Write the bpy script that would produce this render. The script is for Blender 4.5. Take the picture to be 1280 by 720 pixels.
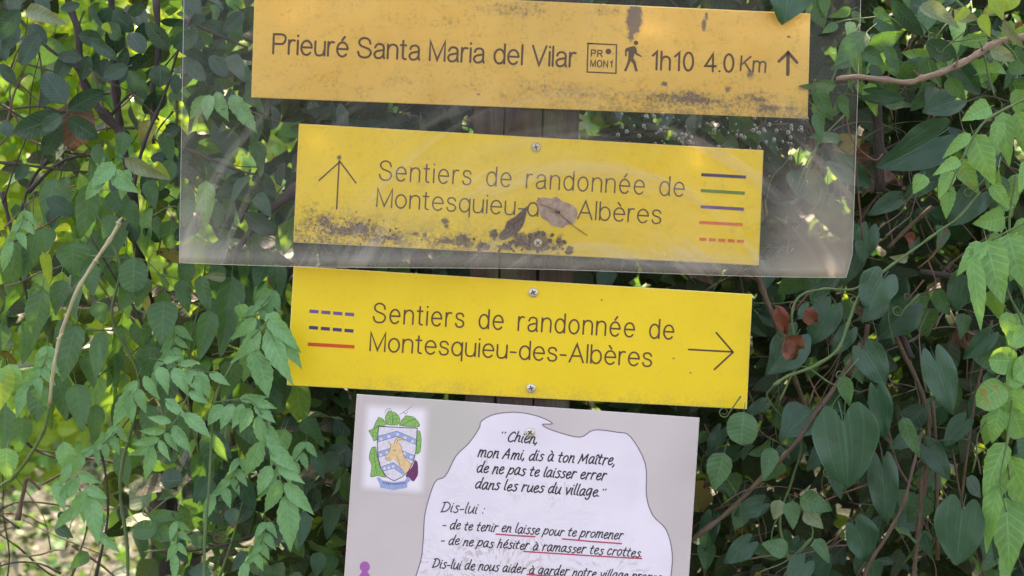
import bpy, math, random
import numpy as np
from mathutils import Vector, Matrix, Euler
for o in list(bpy.data.objects):
    bpy.data.objects.remove(o)
SC = bpy.context.scene
COL = SC.collection
R = math.radians
rng = np.random.default_rng(7)
random.seed(7)

# ------------------------------------------------------------------ camera, sky, sun, exposure
CAMD = 1.35                      # metres from the lens to the sign faces (the plane y = 0)
cam_d = bpy.data.cameras.new('camera')
cam = bpy.data.objects.new('camera', cam_d); COL.objects.link(cam)
cam.location = (0, -CAMD, 0); cam.rotation_euler = (R(90), 0, 0)
cam_d.sensor_width = 36; cam_d.lens = 36 * CAMD
cam_d.clip_start = 0.05; cam_d.clip_end = 2000
cam_d.dof.use_dof = True; cam_d.dof.focus_distance = CAMD; cam_d.dof.aperture_fstop = 9.0
SC.camera = cam
SUN_EL, SUN_AZ = 52, -18           # degrees; azimuth measured from +Y (behind the hedge) towards +X
world = bpy.data.worlds.new('World'); SC.world = world; world.use_nodes = True
wn = world.node_tree; wn.nodes.clear()
sky = wn.nodes.new('ShaderNodeTexSky'); sky.sky_type = 'NISHITA'; sky.sun_disc = False
sky.sun_elevation = R(SUN_EL); sky.sun_rotation = R(SUN_AZ)
sky.air_density = 1.0; sky.dust_density = 4.0; sky.ozone_density = 0.6
bg = wn.nodes.new('ShaderNodeBackground'); bg.inputs['Strength'].default_value = 0.15
wo = wn.nodes.new('ShaderNodeOutputWorld')
wn.links.new(sky.outputs[0], bg.inputs[0]); wn.links.new(bg.outputs[0], wo.inputs[0])
sun_d = bpy.data.lights.new('sun', 'SUN'); sun_d.energy = 2.6; sun_d.angle = R(0.6); sun_d.color = (1.0, 0.95, 0.86)
sun = bpy.data.objects.new('sun', sun_d); COL.objects.link(sun)
sv = Vector((math.sin(R(SUN_AZ)) * math.cos(R(SUN_EL)), math.cos(R(SUN_AZ)) * math.cos(R(SUN_EL)), math.sin(R(SUN_EL))))
sun.rotation_euler = sv.to_track_quat('Z', 'Y').to_euler(); sun.location = (0, 0, 6)
SC.view_settings.view_transform = 'Standard'; SC.view_settings.look = 'None'
SC.view_settings.gamma = 1; SC.view_settings.exposure = 2.32
SC.view_settings.use_white_balance = True; SC.view_settings.white_balance_temperature = 9000; SC.view_settings.white_balance_tint = 22
SC.render.engine = 'CYCLES'
SC.cycles.max_bounces = 10; SC.cycles.transparent_max_bounces = 16; SC.cycles.diffuse_bounces = 5
SC.cycles.use_denoising = True

# ------------------------------------------------------------------ small helpers
def W(px, py, y=0.0):
    """the point at depth y that the photograph shows at pixel (px, py)"""
    k = (CAMD + y) / CAMD / 1280.0
    return Vector(((px - 640) * k, y, (360 - py) * k))

def mesh(name, verts, faces, mats=(), midx=None, smooth=False, uvs=None):
    me = bpy.data.meshes.new(name)
    me.from_pydata([tuple(v) for v in verts], [], [tuple(f) for f in faces])
    for m in mats: me.materials.append(m)
    if midx is not None: me.polygons.foreach_set('material_index', list(midx))
    if smooth: me.polygons.foreach_set('use_smooth', [True] * len(me.polygons))
    if uvs is not None:
        uvl = me.uv_layers.new(name='UVMap')
        li = np.empty(len(me.loops), dtype=np.int32); me.loops.foreach_get('vertex_index', li)
        uvl.data.foreach_set('uv', np.asarray(uvs, dtype=np.float32)[li].ravel())
    me.update()
    return me

def link(name, me, parent=None, loc=(0, 0, 0)):
    o = bpy.data.objects.new(name, me); COL.objects.link(o)
    o.location = loc
    if parent is not None: o.parent = parent
    return o

def tag(o, label=None, cat=None, group=None, kind=None):
    if label: o['label'] = label
    if cat: o['category'] = cat
    if group: o['group'] = group
    if kind: o['kind'] = kind
    return o

def thing(name, label, cat, loc=(0, 0, 0), group=None):
    o = bpy.data.objects.new(name, None); COL.objects.link(o); o.location = loc
    o.empty_display_size = 0.05
    return tag(o, label, cat, group)

class MB:
    """collects faces in world space, links them as one mesh relative to an origin"""
    def __init__(s): s.v = []; s.f = []; s.m = []; s.uv = []
    def add(s, vs, fs, mi=0, uv=None):
        b = len(s.v); s.v += [Vector(p) for p in vs]; s.f += [tuple(i + b for i in f) for f in fs]; s.m += [mi] * len(fs)
        s.uv += list(uv) if uv is not None else [(0, 0)] * len(vs)
    def build(s, name, mats, parent=None, origin=None, smooth=False):
        pl = parent.location if parent is not None else Vector((0, 0, 0))
        if parent is not None and parent.parent is not None: pl = pl + parent.parent.location
        if origin is None: origin = sum(s.v, Vector()) / len(s.v)
        origin = Vector(origin)
        me = mesh(name, [p - origin for p in s.v], s.f, mats, s.m, smooth, s.uv)
        return link(name, me, parent, origin - pl)

def smooth_pts(pts, n=6):
    """Catmull-Rom through the points (tuples of any dimension)"""
    P = [np.array(p, float) for p in pts]
    if len(P) < 3: return P
    P = [2 * P[0] - P[1]] + P + [2 * P[-1] - P[-2]]
    out = []
    for i in range(1, len(P) - 2):
        for k in range(n):
            t = k / n
            out.append(0.5 * ((2 * P[i]) + (-P[i-1] + P[i+1]) * t + (2*P[i-1] - 5*P[i] + 4*P[i+1] - P[i+2]) * t*t + (-P[i-1] + 3*P[i] - 3*P[i+1] + P[i+2]) * t**3))
    out.append(P[-2])
    return out

def add_tube(mb, pts, radii, seg=6, mi=0, wob=0.0):
    pts = [Vector(p) for p in pts]; n = len(pts); vs = []; fs = []; uv = []
    if not hasattr(radii, '__len__'): radii = [radii] * n
    L = 0
    for i, p in enumerate(pts):
        t = (pts[min(i+1, n-1)] - pts[max(i-1, 0)]).normalized()
        a = t.cross(Vector((0, 1, 0.13)));
        if a.length < 1e-3: a = t.cross(Vector((1, 0, 0)))
        a.normalize(); b = t.cross(a)
        if i: L += (p - pts[i-1]).length
        for k in range(seg):
            an = 2 * math.pi * k / seg
            r = radii[i] * (1 + wob * math.sin(i * 1.7 + k * 2.1))
            vs.append(p + a * (math.cos(an) * r) + b * (math.sin(an) * r)); uv.append((k / seg, L * 20))
        if i:
            for k in range(seg):
                k2 = (k + 1) % seg
                fs.append(((i-1)*seg + k, (i-1)*seg + k2, i*seg + k2, i*seg + k))
    fs.append(tuple(range(seg))[::-1]); fs.append(tuple(range((n-1)*seg, n*seg)))
    mb.add(vs, fs, mi, uv)

# ------------------------------------------------------------------ node helpers
class NT:
    def __init__(s, name):
        s.mat = bpy.data.materials.new(name); s.mat.use_nodes = True
        s.t = s.mat.node_tree; s.t.nodes.clear()
    def n(s, typ, **kw):
        nd = s.t.nodes.new(typ)
        for k, v in kw.items(): setattr(nd, k, v)
        return nd
    def put(s, sock, v):
        if v is None: return
        if isinstance(v, bpy.types.NodeSocket): s.t.links.new(v, sock)
        elif isinstance(v, (tuple, list)):
            v = tuple(v)
            sock.default_value = v + (1.0,) if (len(v) == 3 and sock.type == 'RGBA') else v
        else: sock.default_value = v
    def math(s, op, a, b=0.0, c=0.0, clamp=False):
        nd = s.n('ShaderNodeMath', operation=op, use_clamp=clamp)
        s.put(nd.inputs[0], a); s.put(nd.inputs[1], b); s.put(nd.inputs[2], c)
        return nd.outputs[0]
    def vmath(s, op, a, b=(0, 0, 0)):
        nd = s.n('ShaderNodeVectorMath', operation=op)
        s.put(nd.inputs[0], a); s.put(nd.inputs[1], b)
        return nd.outputs['Value'] if op in ('LENGTH', 'DOT_PRODUCT') else nd.outputs[0]
    def mix(s, f, a, b):
        nd = s.n('ShaderNodeMix', data_type='RGBA'); s.put(nd.inputs[0], f); s.put(nd.inputs[6], a); s.put(nd.inputs[7], b)
        return nd.outputs[2]
    def noise(s, vec, scale, detail=3.0, rough=0.55, dist=0.0):
        nd = s.n('ShaderNodeTexNoise'); s.put(nd.inputs['Vector'], vec)
        nd.inputs['Scale'].default_value = scale; nd.inputs['Detail'].default_value = detail
        nd.inputs['Roughness'].default_value = rough; nd.inputs['Distortion'].default_value = dist
        return nd.outputs['Fac']
    def step(s, v, lo, hi, a=0.0, b=1.0):
        nd = s.n('ShaderNodeMapRange', interpolation_type='SMOOTHSTEP')
        s.put(nd.inputs[0], v); nd.inputs[1].default_value = lo; nd.inputs[2].default_value = hi
        nd.inputs[3].default_value = a; nd.inputs[4].default_value = b
        return nd.outputs[0]
    def scale(s, vec, sc):
        return s.vmath('MULTIPLY', vec, sc)
    def bump(s, h, st, dist=0.001):
        nd = s.n('ShaderNodeBump'); nd.inputs['Strength'].default_value = st; nd.inputs['Distance'].default_value = dist
        s.put(nd.inputs['Height'], h); return nd.outputs[0]
    def pbsdf(s, **kw):
        nd = s.n('ShaderNodeBsdfPrincipled')
        for k, v in kw.items(): s.put(nd.inputs[k.replace('_', ' ')], v)
        return nd.outputs[0]
    def out(s, sh):
        o = s.n('ShaderNodeOutputMaterial'); s.t.links.new(sh, o.inputs[0]); return s.mat
    def obj(s): return s.n('ShaderNodeTexCoord').outputs['Object']
    def uv(s): return s.n('ShaderNodeTexCoord').outputs['UV']
    def pos(s): return s.n('ShaderNodeNewGeometry').outputs['Position']

def simple_mat(name, col, rough=0.6, metallic=0.0, noise_amt=0.15, nscale=300, bump=0.0, spec=0.5):
    t = NT(name); p = t.obj()
    n = t.noise(p, nscale, 4)
    c = t.mix(t.step(n, 0.3, 0.7), tuple(x * (1 - noise_amt) for x in col), tuple(min(1, x * (1 + noise_amt)) for x in col))
    return t.out(t.pbsdf(Base_Color=c, Roughness=rough, Metallic=metallic, Specular_IOR_Level=spec, Normal=t.bump(n, bump) if bump else None))

def leaf_mat(name, c1, c2, rough=0.45, trans=0.3, tcol=None, vein_n=9.0, vein_amt=0.35, longit=False, spec=0.5, spots=0.25, back=1.35, bump=0.35):
    t = NT(name)
    uv = t.uv(); sx = t.n('ShaderNodeSeparateXYZ'); t.put(sx.inputs[0], uv); u, v = sx.outputs[0], sx.outputs[1]
    oi = t.n('ShaderNodeObjectInfo'); ge = t.n('ShaderNodeNewGeometry')
    rnd = t.math('FRACT', t.math('ADD', oi.outputs['Random'], ge.outputs['Random Per Island']))
    rnd2 = t.math('FRACT', t.math('MULTIPLY', rnd, 7.31))
    au = t.math('MULTIPLY', t.math('ABSOLUTE', t.math('SUBTRACT', u, 0.5)), 2.0)
    mid = t.step(au, 0.02, 0.075, 1.0, 0.0)
    if longit:
        fr = t.math('FRACT', t.math('MULTIPLY', au, 2.6)); w0, w1 = 0.03, 0.10
    else:
        fr = t.math('FRACT', t.math('MULTIPLY', t.math('SUBTRACT', v, t.math('MULTIPLY', au, 0.17)), vein_n)); w0, w1 = 0.06, 0.20
    side = t.step(t.math('ABSOLUTE', t.math('SUBTRACT', fr, 0.5)), w0, w1, 0.6, 0.0)
    vein = t.math('MAXIMUM', mid, side)
    ofs = t.n('ShaderNodeCombineXYZ'); t.put(ofs.inputs[0], t.math('MULTIPLY', rnd, 31.0)); t.put(ofs.inputs[1], t.math('MULTIPLY', rnd2, 17.0))
    pv = t.vmath('ADD', t.scale(uv, (1, 1.6, 1)), ofs.outputs[0])
    nz = t.noise(pv, 3.0, 4); nf = t.noise(pv, 26.0, 3)
    col = t.mix(rnd2, c1, c2)
    col = t.mix(t.step(nz, 0.35, 0.7, 0.0, 0.35), col, tuple(x * 1.7 for x in c2))
    col = t.mix(t.math('MULTIPLY', vein, vein_amt), col, tuple(min(1, x * 2.4 + 0.02) for x in c2))
    col = t.mix(t.step(nf, 0.66, 0.76, 0.0, spots), col, (0.16, 0.12, 0.05))
    dead = t.step(t.math('ADD', rnd, t.math('MULTIPLY', nz, 0.02)), 1.003, 1.006)
    col = t.mix(dead, col, (0.30, 0.24, 0.06))
    bk = t.n('ShaderNodeNewGeometry').outputs['Backfacing']
    colb = t.mix(t.math('MULTIPLY', bk, 0.6), col, tuple(min(1, x * back + 0.03) for x in c2))
    h = t.math('ADD', t.math('MULTIPLY', vein, -0.6), t.math('ADD', t.math('MULTIPLY', nz, 1.2), t.math('MULTIPLY', nf, 0.4)))
    nrm = t.bump(h, bump, 0.0015)
    rg = t.step(nz, 0.3, 0.7, rough - 0.08, rough + 0.12)
    p = t.pbsdf(Base_Color=colb, Roughness=rg, Specular_IOR_Level=spec, Normal=nrm)
    tl = t.n('ShaderNodeBsdfTranslucent')
    tc = tcol or (c2[0] * 2.2, c2[1] * 2.4, c2[2] * 0.9)
    t.put(tl.inputs[0], t.mix(t.math('MULTIPLY', vein, 0.35), tc, tuple(x * 0.5 for x in tc))); t.put(tl.inputs['Normal'], nrm)
    mx = t.n('ShaderNodeMixShader'); mx.inputs[0].default_value = trans
    t.t.links.new(p, mx.inputs[1]); t.t.links.new(tl.outputs[0], mx.inputs[2])
    return t.out(mx.outputs[0])

M_A = leaf_mat('leathery_leaf', (0.014, 0.044, 0.029), (0.020, 0.065, 0.038), rough=0.34, trans=0.12, vein_n=11, vein_amt=0.5, spec=0.5)
M_B = leaf_mat('vine_leaf', (0.034, 0.104, 0.045), (0.047, 0.139, 0.059), rough=0.5, trans=0.28, tcol=(0.116, 0.304, 0.035), vein_n=7)
M_C = leaf_mat('leaflet', (0.108, 0.292, 0.129), (0.137, 0.347, 0.149), rough=0.5, trans=0.25, tcol=(0.227, 0.504, 0.099), vein_n=8, vein_amt=0.25, spots=0.08)
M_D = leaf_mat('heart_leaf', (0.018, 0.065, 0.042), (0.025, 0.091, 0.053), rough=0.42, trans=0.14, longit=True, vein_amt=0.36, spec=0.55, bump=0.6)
M_E = leaf_mat('fresh_leaf', (0.101, 0.279, 0.085), (0.143, 0.359, 0.106), rough=0.5, trans=0.3, tcol=(0.296, 0.552, 0.064), vein_n=8)
M_L = leaf_mat('lime_leaf', (0.178, 0.309, 0.033), (0.243, 0.376, 0.049), rough=0.5, trans=0.4, tcol=(0.357, 0.538, 0.044), vein_n=8)
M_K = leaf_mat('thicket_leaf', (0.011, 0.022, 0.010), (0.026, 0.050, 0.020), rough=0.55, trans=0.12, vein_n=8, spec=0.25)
M_P = leaf_mat('pale_leaf', (0.114, 0.174, 0.096), (0.180, 0.240, 0.132), rough=0.45, trans=0.25, tcol=(0.240, 0.300, 0.120), vein_n=8)
M_R = leaf_mat('withered_red', (0.144, 0.041, 0.024), (0.189, 0.067, 0.038), rough=0.6, trans=0.2, tcol=(0.270, 0.072, 0.038), vein_n=8, bump=0.9)
M_W = leaf_mat('withered_brown', (0.120, 0.072, 0.048), (0.180, 0.114, 0.078), rough=0.7, trans=0.1, tcol=(0.240, 0.120, 0.060), vein_n=7, bump=0.9)
M_G = leaf_mat('litter', (0.10, 0.105, 0.10), (0.20, 0.21, 0.20), rough=0.7, trans=0.1, tcol=(0.15, 0.15, 0.12), vein_n=7)

def bark_mat(name, c1, c2, rough=0.8):
    t = NT(name); p = t.obj(); uv = t.uv()
    n1 = t.noise(t.scale(uv, (6, 1.2, 1)), 3, 5, 0.6); n2 = t.noise(p, 180, 4)
    c = t.mix(t.step(n1, 0.3, 0.7), c1, c2); c = t.mix(t.step(n2, 0.6, 0.75, 0, 0.5), c, tuple(x * 1.5 for x in c2))
    return t.out(t.pbsdf(Base_Color=c, Roughness=rough, Normal=t.bump(t.math('ADD', n1, n2), 0.6, 0.0015)))
M_BARK = bark_mat('dark_bark', (0.032, 0.027, 0.025), (0.075, 0.06, 0.057))
M_TWIG = bark_mat('twig_bark', (0.085, 0.058, 0.042), (0.17, 0.12, 0.085))
M_STRAW = bark_mat('dry_straw', (0.32, 0.30, 0.16), (0.56, 0.52, 0.34), 0.6)
M_BRANCH = bark_mat('pinkish_bark', (0.17, 0.115, 0.085), (0.33, 0.24, 0.18), 0.8)
M_BEIGE = bark_mat('beige_twig', (0.13, 0.105, 0.075), (0.24, 0.20, 0.15), 0.8)
M_GREENSTEM = bark_mat('green_stem', (0.07, 0.14, 0.05), (0.12, 0.20, 0.07), 0.5)
M_REDSTEM = bark_mat('red_stem', (0.12, 0.045, 0.035), (0.19, 0.08, 0.06), 0.6)

# ------------------------------------------------------------------ leaf meshes (unit length along +Y, half width 0.5, face towards +Z)
def leaf_mesh(name, mat, wf, rows=10, cols=4, lobe=0.0, fold=0.18, droop=0.12, wave=0.03, twist=0.0, serr=0.0, petiole=0.22, cup=0.0, seed=0):
    r = random.Random(seed); vs = []; uv = []; fs = []
    ph = r.random() * 6
    for i in range(rows + 1):
        t = i / rows
        w = wf(t)
        for j in range(cols + 1):
            u = j / cols * 2 - 1
            a = abs(u)
            s = 1.0 + (serr if (i % 2) else -serr) * (1 if a > 0.99 and 0 < i < rows else 0)
            x = u * w * 0.5 * s
            y = t - lobe * math.sin(math.pi * a ** 0.85) * (1 - t) ** 3
            z = fold * a * w * 0.5 - droop * (t - 0.35) ** 2 + wave * math.sin(t * 9 + ph + u * 1.5) * a + cup * (a ** 2) * 0.3 * w
            z += twist * u * (t - 0.5) * w
            bendx = 0.05 * math.sin(ph) * t * t
            vs.append((x + bendx, y, z)); uv.append((0.5 + u * 0.5, t))
    c = cols + 1
    for i in range(rows):
        for j in range(cols):
            fs.append((i*c + j, i*c + j + 1, (i+1)*c + j + 1, (i+1)*c + j))
    if petiole > 0:
        b = len(vs)
        rr = 0.014
        z0 = -droop * 0.35 ** 2
        for i, (yy, zz) in enumerate(((0.02, z0), (-petiole * 0.5, z0 - 0.03), (-petiole, z0 - 0.10))):
            for k in range(3):
                an = k * 2.094
                vs.append((math.cos(an) * rr, yy, zz + math.sin(an) * rr)); uv.append((0.5, 0.5))
            if i:
                for k in range(3):
                    fs.append((b + (i-1)*3 + k, b + (i-1)*3 + (k+1) % 3, b + i*3 + (k+1) % 3, b + i*3 + k))
    return mesh(name, vs, fs, [mat], None, True, uv)

def w_oval(t): return max(0.0, math.sin(math.pi * min(1, t ** 0.95)) ** 0.62) if 0 < t < 1 else 0.02
def w_ovate(t): return (0.05 if t <= 0 else (math.sin(math.pi * t ** 0.62) ** 0.8 * (1 - 0.25 * t))) * 1.08 if t < 1 else 0.0
def w_lance(t): return (0.08 if t <= 0 else math.sin(math.pi * t ** 0.7) ** 0.9) * (1 - 0.35 * t ** 3) if t < 1 else 0.0
def w_drip(t):
    if t >= 1: return 0.0
    return (0.10 if t <= 0 else math.sin(math.pi * min(1, (t * 1.18)) ** 0.62) ** 0.8 * 1.05 if t < 0.72 else 0.47 * ((1 - t) / 0.28) ** 0.9)
def w_heart(t): return max(0.0, 1 - t) ** 0.95 * (0.92 + 1.25 * t) * 1.08
def w_round(t): return math.sqrt(max(0, 1 - (2 * t - 1) ** 2)) ** 0.9 if t > 0 else 0.12

K = {}
def variants(key, mat, wf, n=3, **kw):
    base = dict(fold=kw.pop('fold', 0.2), droop=kw.pop('droop', 0.15), wave=kw.pop('wave', 0.03), twist=kw.pop('twist', 0.15))
    for i in range(n):
        r = random.Random(i * 13 + len(key) + ord(key[0]))
        K.setdefault(key, []).append(leaf_mesh('leaf_' + key, mat, wf, seed=i * 7 + ord(key[0]),
            fold=base['fold'] * r.uniform(0.3, 1.5), droop=base['droop'] * r.uniform(0.2, 1.8), wave=base['wave'] * r.uniform(0.5, 1.6), twist=base['twist'] * r.uniform(-1, 1), **kw))
variants('A', M_A, w_oval, petiole=0.15, droop=0.15)
variants('B', M_B, w_ovate, petiole=0.3, rows=12, wave=0.035, serr=0.02)
variants('C', M_C, w_lance, petiole=0.08, rows=12, serr=0.07, droop=0.25)
variants('D', M_D, w_heart, n=6, droop=0.28, petiole=0.3, lobe=0.30, rows=14, cols=12, fold=0.3, wave=0.045)
variants('E', M_E, w_ovate, petiole=0.2, rows=12, serr=0.045, droop=0.3)
variants('L', M_L, w_ovate, petiole=0.2, droop=0.2)
variants('K', M_K, w_ovate, petiole=0.15)
variants('Q', M_B, w_round, petiole=0.3, cup=0.2)
variants('O', M_E, w_round, petiole=0.3, cup=0.2)
variants('H', M_A, w_round, petiole=0.3, cup=0.2)
variants('Y', M_B, w_drip, petiole=0.1, droop=0.1, rows=12)
variants('P', M_P, w_ovate, petiole=0.15, fold=0.5, droop=0.3)
variants('R', M_R, w_ovate, n=3, petiole=0.3, fold=1.2, droop=0.9, wave=0.22, twist=0.9, rows=14)
variants('W', M_W, w_ovate, n=3, petiole=0.2, fold=0.6, droop=0.5, wave=0.1, twist=0.5)
variants('G', M_G, w_round, n=2, petiole=0, fold=0.4, droop=0.3)
variants('B2', M_E, w_ovate, petiole=0.3)
variants('K2', M_B, w_ovate, petiole=0.3, n=3)
variants('N', M_D, w_ovate, petiole=0.2)          # dark, pointed, on the right
CAMP = Vector((0, -CAMD, 0))

def leaf_matrix(B, T, ratio, roll=0.0, pitch=0.0):
    Yv = (T - B); L = Yv.length; Yv.normalize()
    toc = (CAMP - B).normalized()
    Z = (toc - Yv * toc.dot(Yv)); Z.normalize()
    Z = Matrix.Rotation(roll, 3, Yv) @ Z
    X = Yv.cross(Z)
    wscale = L * ratio
    m = Matrix((X * wscale, Yv * L, Z * (0.5 * (L + wscale)))).transposed().to_4x4()
    m.translation = B
    return m

class Plant:
    def __init__(s, name, label, cat, loc, group=None, part='leaf'):
        s.root = thing(name, label, cat, loc, group); s.loc = Vector(loc); s.n = 0; s.part = part
    def leaf(s, key, bx, by, tx, ty, ratio=0.5, y=0.05, dy=None, roll=None, name=None, label=None):
        if dy is None: dy = random.uniform(-0.35, 0.35)
        B = W(bx, by, y); T0 = W(tx, ty, y); L = (T0 - B).length
        T = W(tx, ty, y + dy * L)
        if roll is None: roll = random.uniform(-0.45, 0.45)
        m = leaf_matrix(B, T, ratio, roll)
        o = bpy.data.objects.new(name or s.part, random.choice(K[key])); COL.objects.link(o)
        m2 = Matrix.Translation(-s.loc) @ m
        o.parent = s.root; o.matrix_local = m2
        if label: o['label'] = label
        s.n += 1
        return o
    def stem(s, pts, y, w, mat, name='stem', taper=0.6, sm=5, seg=6, wob=0.12):
        """pts in pixels (px, py[, depth]), w = width in pixels"""
        P3 = [(p[0], p[1], p[2] if len(p) > 2 else y) for p in pts]
        P3 = smooth_pts(P3, sm); n = len(P3)
        mb = MB()
        add_tube(mb, [W(p[0], p[1], p[2]) for p in P3],
                 [w / 2560.0 * (CAMD + p[2]) / CAMD * (1 - (1 - taper) * i / max(1, n-1)) * (1 + 0.10 * math.sin(i * 1.3) + (0.35 if (i + len(pts)) % 9 == 4 else 0.0)) for i, p in enumerate(P3)], seg, 0, wob)
        return mb.build(name, [mat], s.root, smooth=True)

def joined_leaves(name, keys, mats_list, pos, L, ratio, yaxis, roll, root=None, label=None, lowres=True):
    """thousands of leaves as one mesh, numpy only. keys: array of template indices"""
    # low-poly template: folded diamond-like ovate leaf, 6 rows x 2
    def templ(wf, droop, fold):
        vs = []; uv = []
        rows = 4
        for i in range(rows + 1):
            t = i / rows; w = wf(min(t, 0.999) if 0 < t < 1 else t)
            if i == 0: w = 0.06
            if i == rows: w = 0.01
            for u in (-1, 0, 1):
                vs.append((u * w * 0.5, t, fold * abs(u) * w * 0.5 - droop * (t - 0.35) ** 2)); uv.append((0.5 + u * 0.5, t))
        fs = []
        for i in range(rows):
            for j in range(2):
                a = i*3 + j; fs.append((a, a+1, a+4, a+3))
        return np.array(vs, np.float32), np.array(uv, np.float32), np.array(fs, np.int32)
    T, UV, F = templ(w_ovate, 0.25, 0.25)
    n = len(pos); nv = len(T); nf = len(F)
    Y = yaxis / np.linalg.norm(yaxis, axis=1, keepdims=True)
    cam_v = np.array([0, -CAMD, 0]) - pos
    Z = cam_v - Y * np.sum(cam_v * Y, axis=1, keepdims=True); Z /= np.linalg.norm(Z, axis=1, keepdims=True)
    X = np.cross(Y, Z)
    c, s_ = np.cos(roll)[:, None], np.sin(roll)[:, None]
    X2 = X * c - Z * s_; Z2 = X * s_ + Z * c
    Lc = L[:, None, None]
    V = pos[:, None, :] + (X2[:, None, :] * T[None, :, 0:1] * ratio[:, None, None] + Y[:, None, :] * T[None, :, 1:2] + Z2[:, None, :] * T[None, :, 2:3] * 0.8) * Lc
    V = V.reshape(-1, 3)
    org = V.mean(axis=0)
    if root is not None: rl = np.array(root.location)
    me = bpy.data.meshes.new(name)
    me.vertices.add(n * nv); me.vertices.foreach_set('co', (V - org).astype(np.float32).ravel())
    FF = (F[None] + (np.arange(n) * nv)[:, None, None]).reshape(-1, 4)
    me.loops.add(FF.size); me.loops.foreach_set('vertex_index', FF.ravel().astype(np.int32))
    me.polygons.add(len(FF)); me.polygons.foreach_set('loop_start', (np.arange(len(FF)) * 4).astype(np.int32))
    me.polygons.foreach_set('loop_total', np.full(len(FF), 4, np.int32))
    for m in mats_list: me.materials.append(m)
    me.polygons.foreach_set('material_index', np.repeat(keys, nf).astype(np.int32))
    me.polygons.foreach_set('use_smooth', np.ones(len(FF), bool))
    uvl = me.uv_layers.new(name='UVMap'); uvl.data.foreach_set('uv', UV[FF.ravel() % nv].ravel())
    me.update(); me.validate()
    o = link(name, me, root, Vector(org) - (Vector(root.location) if root else Vector()))
    o['kind'] = 'stuff'
    if label: o['label'] = label
    return o

def in_view(pos, m=10):
    k = (CAMD + pos[:, 1]) / CAMD / 1280
    px = pos[:, 0] / k + 640; py = 360 - pos[:, 2] / k
    ok = (px > -m) & (px < 1280 + m) & (py > -m) & (py < 720 + m)
    for q in ([(318.5, -15), (1013, 17), (1009.5, 148.5), (314, 122)], [(373.5, 154.5), (954.5, 187.8), (948.5, 332), (366.5, 303)], [(367, 332.5), (940.5, 367.8), (933.5, 511.5), (358.5, 481.5)], [(446, 492.5), (874.5, 522), (836, 1098), (406, 1072)]):
        ins = np.ones(len(px), bool)
        for i in range(4):
            a, b = q[i], q[(i+1) % 4]; ex, ey = b[0]-a[0], b[1]-a[1]
            ins &= (ex * (py - a[1]) - ey * (px - a[0])) > 0
        ok &= ~ins
    return ok
def single_leaves(root, n, kk, keys, pos, L, ratio, ya, roll):
    """the n nearest leaves in view become parts of their own; returns the mask of the rest"""
    v = np.where(in_view(pos))[0]
    pick = v[np.argsort(pos[v, 1] - 2.0 * L[v])][:n]
    rl = root.location
    for i in pick:
        d = Vector(ya[i]).normalized(); B = Vector(pos[i])
        m = leaf_matrix(B, B + d * float(L[i]), float(ratio[i]), float(roll[i]))
        o = bpy.data.objects.new('leaf', random.choice(K[kk[keys[i]]])); COL.objects.link(o); o.parent = root
        o.matrix_local = Matrix.Translation(-rl) @ m
    rest = np.ones(len(pos), bool); rest[pick] = False
    return rest

# ================================================================== THE SETTING: ground, distant growth
GZ = -1.42
def ground_z(x, y):
    return GZ + 0.05 * np.sin(x * 1.3 + 1) * np.cos(y * 0.9) + 0.10 * np.clip(y - 3, 0, 60) ** 1.0 * np.clip(0.6 - 0.05 * x, 0, 1.2) * 0.6
def build_ground():
    xs = np.unique(np.concatenate([np.linspace(-300, -12, 12), np.linspace(-12, 12, 97), np.linspace(12, 300, 12)]))
    ys = np.unique(np.concatenate([np.linspace(-200, -6, 10), np.linspace(-6, 14, 81), np.linspace(14, 400, 16)]))
    X, Y = np.meshgrid(xs, ys); Z = ground_z(X, np.minimum(Y, 40)) + 0.015 * rng.standard_normal(X.shape) * (np.abs(X) < 13)
    v = np.stack([X, Y, Z], -1).reshape(-1, 3); nx = len(xs); f = []
    for j in range(len(ys) - 1):
        for i in range(nx - 1): f.append((j*nx+i, j*nx+i+1, (j+1)*nx+i+1, (j+1)*nx+i))
    t = NT('ground_soil'); p = t.pos()
    n1 = t.noise(p, 3, 5); n2 = t.noise(p, 40, 4); n3 = t.noise(p, 14, 4)
    c = t.mix(t.step(n1, 0.35, 0.65), (0.028, 0.034, 0.022), (0.052, 0.054, 0.044))
    c = t.mix(t.step(n3, 0.48, 0.60), c, (0.03, 0.055, 0.02)); c = t.mix(t.step(n2, 0.5, 0.66, 0, 0.7), c, (0.10, 0.105, 0.10))
    m = t.out(t.pbsdf(Base_Color=c, Roughness=0.9, Normal=t.bump(n2, 0.8, 0.02)))
    o = link('ground', mesh('ground', v, f, [m], None, True)); o['kind'] = 'structure'
build_ground()

# leaf litter and pale stones on the open ground at lower left
def litter():
    n = 16000
    y = rng.uniform(1.6, 11, n); px = rng.uniform(-400, 900, n)
    x = (px - 640) / 1280 * (CAMD + y) / CAMD
    z = ground_z(x, y) + rng.uniform(0.0, 0.06, n)
    pos = np.stack([x, y, z], 1)
    keys = rng.choice([0, 1, 2, 2, 3, 4], n)
    o = joined_leaves('leaf_litter', keys, [M_G, M_P, M_K, M_B, M_C], pos, rng.uniform(0.025, 0.055, n) * (0.7 + 0.1 * y), rng.uniform(0.5, 1, n),
                      rng.standard_normal((n, 3)) * [1, 1, 0.5], rng.uniform(-1.5, 1.5, n))
    o['label'] = 'pale dry leaves and low ground cover scattered over the open ground'
litter()

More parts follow.
